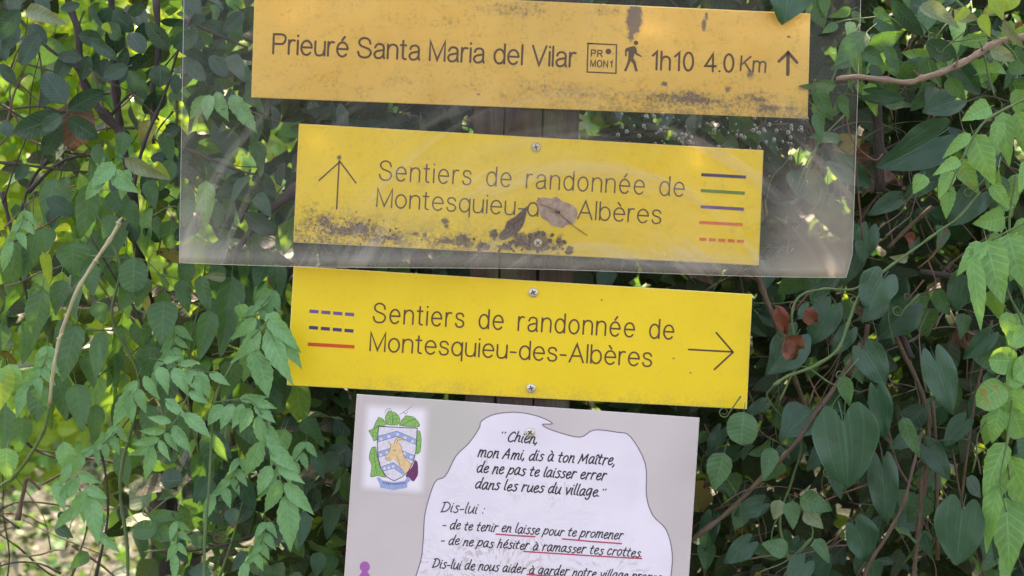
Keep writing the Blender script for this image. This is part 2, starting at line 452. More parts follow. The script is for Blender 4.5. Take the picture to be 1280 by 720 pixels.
BUSH_LABEL = ['sunlit lime green bush beyond the hedge at far left', 'yellow green bush seen through the twigs above the open ground',
              'bright leafy bush far behind the left end of the clear sheet', 'tall light green bush behind the signboards', 'light green bush far behind the thicket on the right', 'loose pale bush farthest back at the right edge']
def far_bush(i, cx, cy, rx, ry, h, n, keyw, low=0.1):
    z0 = float(ground_z(cx, cy))
    root = thing('bush', BUSH_LABEL[i], 'bush', (cx, cy, z0), 'bushes in the sun beyond the hedge')
    mb = MB(); 
    for k in range(7):
        a = k * 0.9; pts = [(cx + 0.05 * math.cos(a), cy + 0.05 * math.sin(a), z0 - 0.05)]
        for q in range(1, 6):
            pts.append((cx + rx * 0.75 * q / 5 * math.cos(a) + random.uniform(-.05, .05), cy + ry * 0.6 * q / 5 * math.sin(a), z0 + h * 0.85 * (q / 5) ** 0.8))
        add_tube(mb, pts, [0.03, 0.026, 0.02, 0.015, 0.01, 0.006], 6, 0, 0.1)
    mb.build('trunk', [M_BARK], root, smooth=True)
    # clumped leaves
    nc = 70
    cc = rng.standard_normal((nc, 3)); cc /= np.linalg.norm(cc, axis=1, keepdims=True); cc *= rng.uniform(0.4, 1, nc)[:, None] ** 0.5
    cidx = rng.integers(0, nc, n)
    p = cc[cidx] + rng.normal(0, 0.16, (n, 3))
    pos = p * [rx, ry, h * 0.5] + [cx, cy, z0 + h * 0.56]
    pos = pos[pos[:, 2] > z0 + low + 0.25 * np.sin(pos[:, 0] * 5)]; n = len(pos)
    keys = rng.choice(len(keyw), n, p=keyw)
    ya = rng.standard_normal((n, 3)) * [1, 1, 0.6] + [0, 0, -0.5]
    L, ra, ro = rng.uniform(0.06, 0.11, n), rng.uniform(0.5, 0.75, n), rng.uniform(-1.3, 1.3, n)
    w = single_leaves(root, 150 if i < 3 else 0, ['L', 'E', 'B', 'P'], keys, pos, L, ra, ya, ro)
    joined_leaves('crown', keys[w], [M_L, M_E, M_B, M_P], pos[w], L[w], ra[w], ya[w], ro[w], root)
far_bush(0, -2.3, 3.4, 0.9, 0.6, 2.6, 6000, [0.75, 0.2, 0.0, 0.05], 0.95)
far_bush(1, -1.35, 4.2, 0.9, 0.7, 3.0, 6500, [0.6, 0.3, 0.05, 0.05], 0.95)
far_bush(2, -0.3, 5.0, 1.0, 0.8, 3.3, 6500, [0.4, 0.4, 0.1, 0.1], 0.7)
far_bush(3, 1.1, 6.0, 1.2, 0.9, 3.6, 4500, [0.3, 0.4, 0.2, 0.1])
far_bush(4, 2.7, 5.5, 1.2, 0.9, 3.4, 4500, [0.3, 0.4, 0.2, 0.1])
far_bush(5, 4.3, 5.2, 1.2, 0.9, 3.2, 2000, [0.3, 0.4, 0.2, 0.1])

def woodland():
    """the wood that closes the view behind the bushes"""
    n = 16000
    x = rng.uniform(-14, 14, n); y = rng.uniform(10, 14, n)
    top = 4.3 + 0.6 * np.sin(x * 0.9) + 0.4 * np.sin(x * 2.3 + 1)
    z = GZ + rng.uniform(0.0, 1.0, n) ** 0.9 * top
    pos = np.stack([x, y, z], 1)
    o = joined_leaves('woodland', rng.choice([0, 1, 2, 2], n), [M_L, M_E, M_B], pos, rng.uniform(0.22, 0.42, n), rng.uniform(0.5, 0.8, n), rng.standard_normal((n, 3)) * [1, 1, .6], rng.uniform(-1.2, 1.2, n))
    o['label'] = 'far off green woodland closing the view behind the bushes'
woodland()

# ================================================================== THE POST
t = NT('weathered_post_wood'); p = t.obj()
g1 = t.noise(t.scale(p, (60, 20, 2.2)), 2.2, 6, 0.6, 0.6); g2 = t.noise(t.scale(p, (240, 60, 6)), 2.5, 4, 0.6)
c = t.mix(t.step(g1, 0.3, 0.7), (0.038, 0.024, 0.020), (0.085, 0.056, 0.046)); c = t.mix(t.step(g2, 0.5, 0.68, 0, 0.6), c, (0.055, 0.036, 0.028))
c = t.mix(t.step(t.noise(p, 18, 4), 0.5, 0.65, 0, 0.35), c, (0.13, 0.16, 0.08))
M_POST = t.out(t.pbsdf(Base_Color=c, Roughness=0.85, Normal=t.bump(t.math('ADD', g1, g2), 0.8, 0.003)))
def build_post():
    """a round-arrised sawn post, slightly leaning, with drying cracks"""
    top, bot = -420, 0
    ztop = W(0, -420).z
    def cx(z): return (658.5 + (360 - z * 1280 - 140) * -0.032 - 640) / 1280 + 0.0
    mb = MB(); hw = 0.0515; y0, y1 = 0.0045, 0.1045; b = 0.007
    prof = [(-hw + b, y0), (-hw * .45, y0), (-hw * .45 + .0014, y0 + .006), (-hw * .45 + .003, y0), (-hw*.1, y0), (hw * .28, y0), (hw * .28 + .001, y0 + .008), (hw * .28 + .0028, y0), (hw * .7, y0), (hw - b, y0), (hw - b * .3, y0 + b * .3), (hw, y0 + b),
            (hw, y1 - b), (hw - b, y1), (-hw + b, y1), (-hw, y1 - b), (-hw, y0 + b), (-hw + b * .3, y0 + b * .3)]
    zs = np.linspace(ztop, GZ - 0.25, 60); n = len(prof)
    vs = []; fs = []
    for i, z in enumerate(zs):
        for k, (x, y) in enumerate(prof):
            d = 0.0006 * math.sin(z * 31 + k * 2)
            vs.append((cx(z) + x + d, y + (0.0004 * math.sin(z * 47 + k) if k > 10 else 0), z + (0.01 * (0.1 - y) if i == 0 else 0)))
        if i:
            for k in range(n):
                k2 = (k + 1) % n; fs.append(((i-1)*n+k, i*n+k, i*n+k2, (i-1)*n+k2))
    fs.append(tuple(range(n)))
    mb.add(vs, fs)
    o = mb.build('signpost', [M_POST], None, (cx(GZ), 0.054, GZ))
    tag(o, 'weathered brown wooden post carrying the yellow signboards', 'post')
build_post()

# ================================================================== STROKE LETTERING (hundredths of the capital height)
def arc(cx, cy, rx, ry, a0, a1, n=14):
    return [(cx + rx * math.cos(R(a0 + (a1 - a0) * i / n)), cy + ry * math.sin(R(a0 + (a1 - a0) * i / n))) for i in range(n + 1)]
def parse(s):
    out = []
    for part in s.split(';'):
        part = part.strip()
        if not part: continue
        k, rest = part[0], part[1:].split()
        if k == 'E':
            a, b, c_, d = map(float, rest[0].split(',')); out.append(arc(a, b, c_, d, 90, 450, 24))
        elif k == 'A':
            out.append(arc(*map(float, rest[0].split(',')), 18))
        else:
            pts = [tuple(map(float, q.split(','))) for q in rest]
            if k == 'C': pts = [tuple(q) for q in smooth_pts(pts, 4)]
            out.append(pts)
    return out
HH = 'C 0,44 8,65 26,73 42,67 49,52 49,26 49,0'
EE = 'L 2,38 54,38;A 28,36,27,37,3,318'
AA = 'C 4,54 11,68 26,73 42,68 48,54 48,34 48,12 52,0;C 48,43 30,39 10,33 1,19 8,3 22,-1 38,5 48,20'
G1 = {
 'a': (52, AA), 'b': (52, 'L 0,100 0,0;E 26,36,26,37'), 'c': (48, 'A 28,36,27,37,45,315'), 'd': (52, 'L 52,100 52,0;E 26,36,26,37'),
 'e': (55, EE), 'é': (55, EE + ';L 25,84 38,102'), 'è': (55, EE + ';L 20,102 33,84'), 'f': (26, 'C 30,99 20,101 12,95 10,82 10,50 10,0;L -3,72 26,72'),
 'g': (52, 'E 26,36,26,37;C 52,72 52,30 51,-6 44,-22 28,-29 12,-26 3,-16'), 'h': (49, 'L 0,100 0,0;' + HH), 'i': (0, 'L 0,72 0,0;L 0,95 0,98'),
 'l': (0, 'L 0,100 0,0'), 'm': (80, 'L 0,72 0,0;C 0,46 6,65 20,73 34,68 40,54 40,26 40,0;C 40,46 46,65 60,73 74,68 80,54 80,26 80,0'),
 'n': (49, 'L 0,72 0,0;' + HH), 'o': (54, 'E 27,36,27,37'), 'p': (52, 'L 0,72 0,-28;E 26,36,26,37'), 'q': (52, 'L 52,72 52,-28;E 26,36,26,37'),
 'r': (28, 'L 0,72 0,0;C 0,42 6,63 16,72 29,71'), 's': (45, 'C 43,57 36,69 23,73 8,69 3,55 10,43 24,38 38,32 45,19 38,4 23,-1 8,3 1,17'),
 't': (27, 'C 11,95 11,70 11,40 11,14 15,3 27,0;L -2,72 26,72'), 'u': (49, 'C 0,72 0,46 0,22 7,4 22,-1 40,6 48,28;L 49,72 49,0'),
 'v': (48, 'L 0,72 24,0 48,72'), 'à': (52, AA + ';L 18,102 31,84'),
 'P': (62, 'L 0,0 0,100 32,100;C 32,100 50,98 60,88 61,74 56,60 45,51 30,50;L 32,50 0,50'), 'R': (66, 'L 0,0 0,100 32,100;C 32,100 50,98 60,88 61,74 56,60 45,51 30,50;L 34,50 0,50;L 34,50 66,0'),
 'S': (66, 'C 62,72 56,90 34,101 12,94 4,76 14,60 34,52 56,43 66,26 56,6 34,-1 10,6 0,28'), 'M': (76, 'L 0,0 0,100 38,4 76,100 76,0'),
 'V': (70, 'L 0,100 35,0 70,100'), 'K': (64, 'L 0,0 0,100;L 60,100 0,38;L 22,60 64,0'), 'A': (72, 'L 0,0 36,100 72,0;L 13,34 59,34'),
 'O': (76, 'E 38,50,37,51'), 'N': (62, 'L 0,0 0,100 62,0 62,100'), '1': (30, 'L 4,76 28,98 28,0'), '0': (54, 'E 27,50,26,50'), '4': (58, 'L 44,0 44,100 0,30 60,30'),
 '-': (28, 'L 0,35 28,35'), '.': (2, 'L 0,2 1,2'), ',': (4, 'L 3,5 0,-14'), ' ': (32, ''),
}
ha = 'C 46,62 30,72 10,58 0,30 8,3 22,2 38,26 48,66;C 48,66 44,36 46,8 58,4'
G2 = dict(G1)
G2.update({
 'a': (54, ha), 'à': (54, ha + ';L 14,104 30,88'), 'd': (56, 'C 46,60 30,70 10,56 0,30 8,3 24,2 40,26 50,62;C 56,116 50,70 46,30 48,6 60,4'),
 'e': (44, 'C 4,34 26,38 42,54 34,70 18,66 4,44 4,18 16,1 32,3 48,16'), 'é': (44, 'C 4,34 26,38 42,54 34,70 18,66 4,44 4,18 16,1 32,3 48,16;L 24,84 40,102'),
 'n': (50, 'C 6,72 3,40 0,0;C 2,30 16,60 32,70 42,60 40,30 42,6 54,4'), 'm': (80, 'C 6,72 3,40 0,0;C 2,30 14,60 28,70 36,58 34,28 34,0;C 36,34 48,62 62,70 72,58 70,26 72,6 84,4'),
 'r': (40, 'C 8,72 5,40 2,0;C 3,34 16,60 30,70 42,64'), 's': (40, 'C 42,64 26,70 12,60 20,44 36,32 36,12 18,-2 0,8'),
 't': (34, 'C 18,98 12,60 8,24 14,4 30,4;L -6,66 34,70'), 'u': (52, 'C 4,70 0,36 6,6 20,2 38,24 50,68;C 50,68 46,36 48,8 58,4'),
 'i': (14, 'C 6,68 2,34 4,8 14,3;L 9,92 10,95'), 'l': (14, 'C 10,112 4,70 2,28 6,6 16,3'), 'h': (52, 'C 12,112 6,60 0,0;C 2,30 16,60 34,68 42,56 40,28 42,6 54,4'),
 'g': (54, 'C 46,62 30,72 10,58 0,30 8,6 22,6 38,28 48,68;C 48,68 46,20 38,-28 18,-40 2,-26'), 'p': (52, 'C 8,72 0,20 -8,-34;C 2,30 16,62 36,70 50,54 44,20 24,4 4,12'),
 'o': (50, 'C 24,68 8,58 0,32 8,6 24,2 42,18 48,46 38,66 24,68'), 'c': (42, 'C 42,58 28,70 10,58 0,30 8,4 24,1 42,14'), 'v': (44, 'C 0,68 10,34 18,2;C 18,2 34,34 46,70'),
 'î': (14, 'C 6,68 2,34 4,8 14,3;L -6,84 10,100 24,84'), 'A': (72, 'C -6,-4 14,50 42,104;C 42,104 48,60 56,0;L 10,38 60,40'), 'C': (60, 'C 62,86 44,100 18,80 2,40 12,6 34,-2 60,12'),
 'D': (70, 'C 14,98 8,50 0,2;C -6,96 30,104 62,84 68,50 44,14 -4,0'), 'M': (88, 'C 12,100 6,50 -6,-2;C 12,100 26,60 34,26;C 34,26 56,70 76,102;C 76,102 74,50 82,0'),
 ':': (4, 'L 2,8 3,10;L 8,54 9,56'), '"': (12, 'L 2,98 0,84;L 12,98 10,84'), ',': (6, 'C 6,8 5,-4 -4,-18'), '.': (6, 'L 2,2 4,3'), '-': (36, 'L 0,36 34,40'), ' ': (40, '')})
GCACHE = {}
def glyph(font, ch):
    k = (id(font), ch)
    if k not in GCACHE: GCACHE[k] = parse(font[ch][1])
    return font[ch][0] / 100, [[(a / 100, b / 100) for a, b in st] for st in GCACHE[k]]

def ribbon(mb, pts, hw, y, mi=0):
    """flat mitred stroke with round ends; pts in pixels"""
    P = [np.array(q, float) for q in pts]; Q = [P[0]]
    for q in P[1:]:
        if np.linalg.norm(q - Q[-1]) > 1e-3: Q.append(q)
    P = Q
    if len(P) < 2: P = [P[0], P[0] + np.array([0.01, 0])]
    n = len(P); closed = np.linalg.norm(P[0] - P[-1]) < 0.02 and n > 4
    L = []; Rr = []
    for i in range(n):
        if closed and i in (0, n-1): d0 = P[-1] - P[-2]; d1 = P[1] - P[0]
        else: d0 = P[i] - P[max(i-1, 0)]; d1 = P[min(i+1, n-1)] - P[i]
        if np.linalg.norm(d0) < 1e-9: d0 = d1
        if np.linalg.norm(d1) < 1e-9: d1 = d0
        d0 = d0 / np.linalg.norm(d0); d1 = d1 / np.linalg.norm(d1)
        m = d0 + d1
        if np.linalg.norm(m) < 0.3: m = d0
        m = m / np.linalg.norm(m); nn = np.array([-m[1], m[0]])
        k = hw / max(0.35, abs(np.dot(nn, np.array([-d0[1], d0[0]]))))
        L.append(P[i] + nn * k); Rr.append(P[i] - nn * k)
    vs = []; fs = []
    for a, b in zip(L, Rr): vs += [W(a[0], a[1], y), W(b[0], b[1], y)]
    for i in range(n-1): fs.append((2*i, 2*i+1, 2*i+3, 2*i+2))
    if not closed:
        for e, (c0, d) in enumerate(((P[0], P[0] - P[1]), (P[-1], P[-1] - P[-2]))):
            d = d / np.linalg.norm(d); a0 = math.atan2(d[1], d[0]); b = len(vs)
            for k in range(7):
                an = a0 - math.pi/2 + math.pi * k / 6
                vs.append(W(c0[0] + hw * math.cos(an), c0[1] + hw * math.sin(an), y))
            fs.append(tuple(range(b, b + 7)))
    mb.add(vs, fs, mi)

def text_line(name, parent, font, s, x0, y0, x1, y1, cap, thick, mat, y, slant=0.0, gap=0.20, jitter=0.0, word=None, origin=None):
    """baseline from pixel (x0,y0) to (x1,y1), capital height cap px"""
    adv = 0; place_ = []
    for ch in s:
        w, st = glyph(font, ch)
        if ch == ' ' and word: w = word
        place_.append((adv, st)); adv += w + (gap if ch != ' ' else 0)
    adv -= gap
    d = np.array([x1 - x0, y1 - y0], float); Lp = np.linalg.norm(d); ex = d / Lp; ey = np.array([ex[1], -ex[0]])
    sx = (Lp - thick) / adv
    mb = MB(); q = 0
    for a, st in place_:
        jy = random.uniform(-jitter, jitter); js = 1 + random.uniform(-jitter, jitter) * 0.12
        for stroke in st:
            pts = []
            for (gx, gy) in stroke:
                p = np.array([x0, y0]) + ex * (thick / 2 + (a + gx) * sx + gy * slant * cap) + ey * (gy * cap * js + jy)
                pts.append(p)
            q += 1
            ribbon(mb, pts, thick / 2, y - 0.00003 * (q % 4))
    return mb.build(name, [mat], parent)

def inks(name, col, rough=0.6): return simple_mat(name, col, rough, noise_amt=0.1, nscale=300)
M_INK = inks('engraved_brown', (0.105, 0.050, 0.022)); M_PEN = inks('black_pen_print', (0.028, 0.022, 0.035), 0.5)
M_NAVY = inks('navy_stripe', (0.050, 0.035, 0.13)); M_GRN = inks('green_stripe', (0.13, 0.24, 0.055)); M_VIO = inks('violet_stripe', (0.16, 0.075, 0.28))
M_RED = inks('red_stripe', (0.68, 0.07, 0.012)); M_ORG = inks('orange_red_stripe', (0.80, 0.16, 0.05)); M_UL = inks('red_underline', (0.50, 0.06, 0.12))
M_OUT = inks('grey_violet_outline', (0.20, 0.16, 0.22))

# ------------------------------------------------------------------ signboards
def affine_uv(q):
    """pixel -> (u from left, v from top) of a quad TL,TR,BR,BL"""
    TL, TR, BR, BL = [np.array(a, float) for a in q]
    A = np.array([TR - TL, BL - TL]).T; Ai = np.linalg.inv(A)
    return lambda px, py: tuple(Ai @ (np.array([px, py]) - TL))

def board(name, label, q, mats, y=0.0, th=0.0042, ch=0.0007, cat='signboard', rad=0.6, group=None):
    """thin plate with chamfered front edge: mats = face, edge (laminate lip), core"""
    TL, TR, BR, BL = [np.array(a, float) for a in q]
    cen = sum([TL, TR, BR, BL]) / 4
    root_loc = W(cen[0], cen[1], y)
    N = 14
    def row(v0, v1, inset, yy):
        out = []
        cs = [TL, TR, BR, BL]
        for i, cc in enumerate(cs):
            a = cs[i-1] - cc; b = cs[(i+1) % 4] - cc
            a /= np.linalg.norm(a); b /= np.linalg.norm(b)
            p0 = cc + (a + b) * inset
            for k in range(3):
                tt = k / 2
                out.append(p0 + a * rad * (1 - tt) ** 1.5 + b * rad * tt ** 1.5)
        return [W(p[0], p[1], yy) for p in out]
    px = 1280
    loops = [row(0, 0, ch * px, y), row(0, 0, 0, y + ch), row(0, 0, 0, y + 0.0011), row(0, 0, 0.1, y + 0.0012), row(0, 0, 0.1, y + th)]
    mb = MB(); vs = sum(loops, []); n = 12
    fs = []; mi = []
    fs.append(tuple(range(n))[::-1]); mi.append(0)
    for l in range(4):
        for k in range(n):
            k2 = (k + 1) % n; fs.append((l*n+k, l*n+k2, (l+1)*n+k2, (l+1)*n+k)); mi.append(1 if l < 2 else 2)
    fs.append(tuple(range(4*n, 5*n))); mi.append(2)
    TLw, TRw, BLw = W(*TL, y), W(*TR, y), W(*BL, y)
    A = np.array([[TRw.x-TLw.x, BLw.x-TLw.x], [TRw.z-TLw.z, BLw.z-TLw.z]]); Ai = np.linalg.inv(A)
    uvs = [tuple(Ai @ np.array([v.x-TLw.x, v.z-TLw.z])) for v in vs]
    root = thing(name, label, cat, root_loc, group)
    b = len(mb.v); mb.v += vs; mb.f += fs; mb.m += mi; mb.uv += uvs
    o = mb.build('panel', mats, root, root_loc)
    # outward normals
    import bmesh
    bm = bmesh.new(); bm.from_mesh(o.data); bmesh.ops.recalc_face_normals(bm, faces=bm.faces); bm.to_mesh(o.data); bm.free()
    return root

Q1 = [(318.5, -15), (1013, 17), (1009.5, 148.5), (314, 122)]
Q2 = [(373.5, 154.5), (954.5, 187.8), (948.5, 332), (366.5, 303)]
Q3 = [(367, 332.5), (940.5, 367.8), (933.5, 511.5), (358.5, 481.5)]
Q4 = [(446, 492.5), (874.5, 522), (836, 1098), (406, 1072)]

def sign_mat(name, base, base2, q, blots, dust=0.25, dirt_col=(0.11, 0.075, 0.06), dust_col=(0.35, 0.25, 0.10), grime=None, aspect=4.5, rough=0.45):
    t = NT(name); uv = t.uv(); sc = t.scale(uv, (aspect, 1, 1)); F = affine_uv(q)
    n1 = t.noise(sc, 1.6, 4); n2 = t.noise(sc, 28, 6, 0.7); n3 = t.noise(sc, 70, 4, 0.7); n4 = t.noise(sc, 7, 5, 0.65)
    c = t.mix(t.step(n1, 0.3, 0.7), base, base2)
    h = t.math('MULTIPLY', n4, 0.2)
    if grime:
        sep = t.n('ShaderNodeSeparateXYZ'); t.put(sep.inputs[0], uv)
        g = None
        for (ax, lo, hi, st) in grime:    # soft grime fields along an axis (where rain water and lichen settled)
            f = t.step(sep.outputs[ax], lo, hi, 0, st)
            g = f if g is None else t.math('MULTIPLY', g, f) if ax == 0 else t.math('MAXIMUM', g, f)
        gm = t.math('MULTIPLY', g, t.step(t.math('ADD', t.math('MULTIPLY', n4, 0.55), t.math('MULTIPLY', n2, 0.5)), 0.42, 0.62))
        c = t.mix(t.math('MULTIPLY', gm, 0.85), c, dust_col)
        sp = t.math('MULTIPLY', g, t.step(n3, 0.54, 0.62)); c = t.mix(t.math('MULTIPLY', sp, 0.8), c, dirt_col)
    c = t.mix(t.math('MULTIPLY', t.step(t.math('ADD', t.math('MULTIPLY', n2, 0.5), t.math('MULTIPLY', n4, 0.5)), 0.5, 0.68), dust), c, dust_col)
    c = t.mix(t.step(n3, 0.69, 0.75, 0, min(1, dust * 2.5)), c, dirt_col)
    m = None
    for (px, py, rx, ry, st) in blots:
        u, v = F(px, py); w = np.linalg.norm(np.array(q[1], float) - q[0]); hh = np.linalg.norm(np.array(q[3], float) - q[0])
        d = t.vmath('MULTIPLY', t.vmath('SUBTRACT', uv, (u, v, 0)), (w / rx, hh / ry, 0))
        b = t.math('MULTIPLY', t.math('SUBTRACT', 1.0, t.vmath('LENGTH', d)), st)
        m = b if m is None else t.math('MAXIMUM', m, b)
    if m is not None:
        m = t.math('MAXIMUM', m, 0.0)
        nn = t.math('ADD', t.math('MULTIPLY', n2, 0.7), t.math('MULTIPLY', n4, 0.5))
        tot = t.math('ADD', m, nn)
        soft = t.math('MULTIPLY', t.step(tot, 0.72, 1.08), t.step(m, 0.0, 0.25))
        c = t.mix(t.math('MULTIPLY', soft, 0.55), c, tuple(0.5 * (a_ + b_) for a_, b_ in zip(dust_col, dirt_col)))
        mk = t.step(tot, 0.94, 1.07)
        mk = t.math('MULTIPLY', mk, t.step(m, 0.0, 0.10))
        c = t.mix(t.math('MULTIPLY', mk, 0.9), c, t.mix(n3, dirt_col, tuple(x * 2.2 for x in dirt_col)))
        h = t.math('ADD', h, mk)
    return t.out(t.pbsdf(Base_Color=c, Roughness=t.step(n4, 0.3, 0.7, rough - .08, rough + .1), Specular_IOR_Level=0.45, Normal=t.bump(h, 0.35, 0.0008)))

M_CORE = simple_mat('brown_core', (0.11, 0.065, 0.04), 0.7)
M_LIP = simple_mat('yellow_lip', (0.80, 0.56, 0.16), 0.5); M_LIP3 = simple_mat('pale_lip', (0.90, 0.72, 0.25), 0.5)
M_S1 = sign_mat('faded_orange_yellow', (0.83, 0.50, 0.085), (0.88, 0.56, 0.12), Q1,
    [(793, 22, 15, 34, 1.0), (789, 44, 8, 14, .7), (880, 30, 5, 14, .8), (883, 20, 4, 10, .7), (938, 92, 8, 10, .8), (830, 105, 7, 5, .8), (910, 112, 10, 7, .6), (600, 105, 60, 20, .25), (520, 102, 110, 16, .24), (560, 30, 90, 25, .2), (860, 118, 60, 18, .42),
     (690, 112, 160, 26, .34), (860, 124, 150, 22, .5), (640, 12, 120, 22, .36), (760, 14, 90, 14, .3), (440, 108, 120, 18, .22), (760, 122, 60, 12, .3), (940, 122, 60, 20, .42), (960, 135, 60, 14, .5), (500, 112, 60, 10, .2), (986, 46, 4, 3, .7), (598, 118, 5, 3, .7), (960, 20, 60, 10, .2)],
    dust=0.42, grime=[(1, 0.70, 1.0, 1.0), (0, 0.35, 0.8, 1.0)], aspect=5.2)
M_S2 = sign_mat('dirty_yellow', (0.90, 0.63, 0.035), (0.94, 0.67, 0.045), Q2,
    [(440, 288, 100, 18, .55), (560, 302, 90, 12, .5), (660, 306, 70, 18, .6), (405, 278, 40, 24, .5), (390, 262, 30, 22, .35), (450, 286, 46, 16, .6), (425, 272, 60, 22, .34), (486, 298, 30, 10, .5), (578, 299, 16, 12, .8), (520, 292, 8, 7, .7), (557, 276, 9, 7, .8), (558, 282, 6, 5, .6), (531, 294, 5, 5, .9), (617, 293, 9, 8, .9),
     (603, 308, 14, 9, .9), (652, 300, 20, 16, .85), (672, 300, 26, 20, .85), (630, 309, 20, 9, .7), (700, 303, 9, 16, .7), (712, 313, 8, 9, .9), (694, 310, 14, 8, .5), (424, 197, 5, 5, .9), (470, 300, 40, 7, .5), (400, 300, 45, 8, .4)],
    dust=0.25, grime=[(1, 0.62, 1.0, 1.0), (0, 0.62, 0.30, 1.0)])
M_S3 = sign_mat('clean_yellow', (0.86, 0.60, 0.018), (0.90, 0.64, 0.024), Q3, [(842, 448, 3, 2, .8), (752, 375, 2, 2, .8), (863, 466, 2.5, 2.5, .7)], dust=0.10, grime=[(1, 0.80, 1.0, 0.35), (0, 0.0, 0.3, 1.0)], rough=0.4)

s1 = board('trail_signboard', 'faded orange-yellow signboard reading Prieuré Santa Maria del Vilar, behind the clear sheet', Q1, [M_S1, M_LIP, M_CORE], group='yellow signboards on the post')
s2 = board('trail_signboard', 'dirt-stained yellow signboard with an up arrow and five coloured stripes, behind the clear sheet', Q2, [M_S2, M_LIP, M_CORE], group='yellow signboards on the post')
s3 = board('trail_signboard', 'clean bright yellow signboard with a right-pointing arrow, below the clear sheet', Q3, [M_S3, M_LIP3, M_CORE], group='yellow signboards on the post')
TY = -0.00018
text_line('lettering', s1, G1, 'Prieuré Santa Maria del Vilar', 340, 66.5, 720, 83.5, 24, 2.7, M_INK, TY, gap=0.175, word=0.36)
text_line('lettering', s1, G1, '1h10', 813, 86.5, 867.5, 88.5, 22.5, 2.7, M_INK, TY, gap=0.24)
text_line('lettering', s1, G1, '4.0', 880, 89, 918, 90, 22, 2.7, M_INK, TY, gap=0.24)
text_line('lettering', s1, G1, 'Km', 924.5, 88, 957.5, 90.5, 18, 2.3, M_INK, TY, gap=0.18)
text_line('lettering', s2, G1, 'Sentiers de randonnée de', 473, 224.5, 855.5, 245.5, 23.5, 1.9, M_INK, TY, gap=0.26, word=0.62)
text_line('lettering', s2, G1, 'Montesquieu-des-Albères', 470, 258, 826.5, 279.5, 22.5, 1.9, M_INK, TY, gap=0.20)
text_line('lettering', s3, G1, 'Sentiers de randonnée de', 465.5, 402.5, 842.5, 424, 23.5, 2.1, M_INK, TY, gap=0.26, word=0.62)
text_line('lettering', s3, G1, 'Montesquieu-des-Albères', 461.5, 438, 815, 458, 22.5, 2.1, M_INK, TY, gap=0.20)

def strokes(name, parent, lines, thick, mat, y=TY):
    mb = MB()
    for i, l in enumerate(lines): ribbon(mb, l, thick / 2, y - 0.00003 * (i % 3))
    return mb.build(name, [mat], parent)
def bar(mb, x0, y0, x1, y1, th, y, mi=0):
    d = np.array([x1-x0, y1-y0]); d = d / np.linalg.norm(d); n = np.array([-d[1], d[0]]) * th / 2
    p = [np.array([x0, y0]) - n, np.array([x1, y1]) - n, np.array([x1, y1]) + n, np.array([x0, y0]) + n]
    mb.add([W(a[0], a[1], y) for a in p], [(0, 1, 2, 3)], mi)
def bars(name, parent, segs, th, mat):
    mb = MB()
    for s_ in segs: bar(mb, *s_, th, TY)
    return mb.build(name, [mat], parent)
def dashes(x0, y0, x1, y1, n, duty=0.76):
    out = []
    L = 1.0 / (n - 1 + duty) if n > 1 else 1
    for i in range(n):
        a = i * L; b = a + duty * L
        out.append((x0 + (x1-x0)*a, y0 + (y1-y0)*a, x0 + (x1-x0)*b, y0 + (y1-y0)*b))
    return out
strokes('arrow', s1, [[(984.7, 93), (985.2, 66)]], 4.4, M_INK); strokes('arrow', s1, [[(973.5, 76.8), (985.2, 65.5), (996.2, 78)]], 3.8, M_INK)
strokes('pictogram_frame', s1, [[(735, 54.3), (770.6, 55.9), (770, 91.6), (733.9, 90), (735, 54.3), (740, 54.5)]], 1.7, M_INK)
text_line('lettering', s1, G1, 'PR', 738.2, 70.2, 753.5, 71, 7.8, 1.5, M_INK, TY, gap=0.3)
text_line('lettering', s1, G1, 'MON', 737.5, 82.8, 760, 84, 7.8, 1.5, M_INK, TY, gap=0.3)
text_line('lettering', s1, G1, '1', 762, 83.8, 765.5, 84, 7.6, 1.5, M_INK, TY)
def disc(name, parent, cx, cy, r, mat, y=TY, n=20, ry=None):
    mb = MB(); mb.add([W(cx + r * math.cos(2*math.pi*k/n), cy + (ry or r) * math.sin(2*math.pi*k/n), y) for k in range(n)], [tuple(range(n))])
    return mb.build(name, [mat], parent)
disc('pictogram_dot', s1, 760.5, 64.3, 3.6, M_INK)
def poly(mb, pts, y, mi=0): mb.add([W(a, b, y) for a, b in pts], [tuple(range(len(pts)))], mi)
from mathutils.geometry import tessellate_polygon
def polytri(mb, pts, y, mi=0):
    tris = tessellate_polygon([[Vector((a, b, 0)) for a, b in pts]])
    mb.add([W(a, b, y) for a, b in pts], [tuple(t_) for t_ in tris], mi)
def zc(pts, ox, oy, s): return [(ox + a / s, oy + b / s) for a, b in pts]
def walker():
    mb = MB()
    n = 14
    mb.add([W(720 + (600 + 23 * math.cos(6.283*k/n)) / 8, 20 + (268 + 22 * math.sin(6.283*k/n)) / 8, TY) for k in range(n)], [tuple(range(n))])
    polytri(mb, zc([(500, 322), (560, 302), (592, 304), (606, 330), (612, 368), (660, 402), (652, 412), (600, 388), (590, 372), (574, 420), (596, 455), (618, 552), (592, 554), (572, 480), (548, 450), (534, 480), (502, 556), (478, 546), (506, 490), (522, 430),
                        (524, 350), (508, 358), (506, 404), (490, 402), (490, 340)], 720, 20, 8), TY)
    mb.build('walking_figure', [M_INK], s1)
walker()
strokes('arrow', s2, [[(420.8, 261), (424, 201)]], 1.9, M_INK); strokes('arrow', s2, [[(398.8, 225.5), (425, 202), (445, 228.7)]], 1.9, M_INK)
for (seg, m) in (((876.6, 218.3, 932.6, 221.4), M_NAVY), ((876, 238.2, 931, 241.5), M_GRN), ((875.8, 258.4, 929.7, 261.5), M_VIO), ((874, 278, 928.3, 280.9), M_ORG)):
    bars('stripe', s2, [seg], 4.0, m)
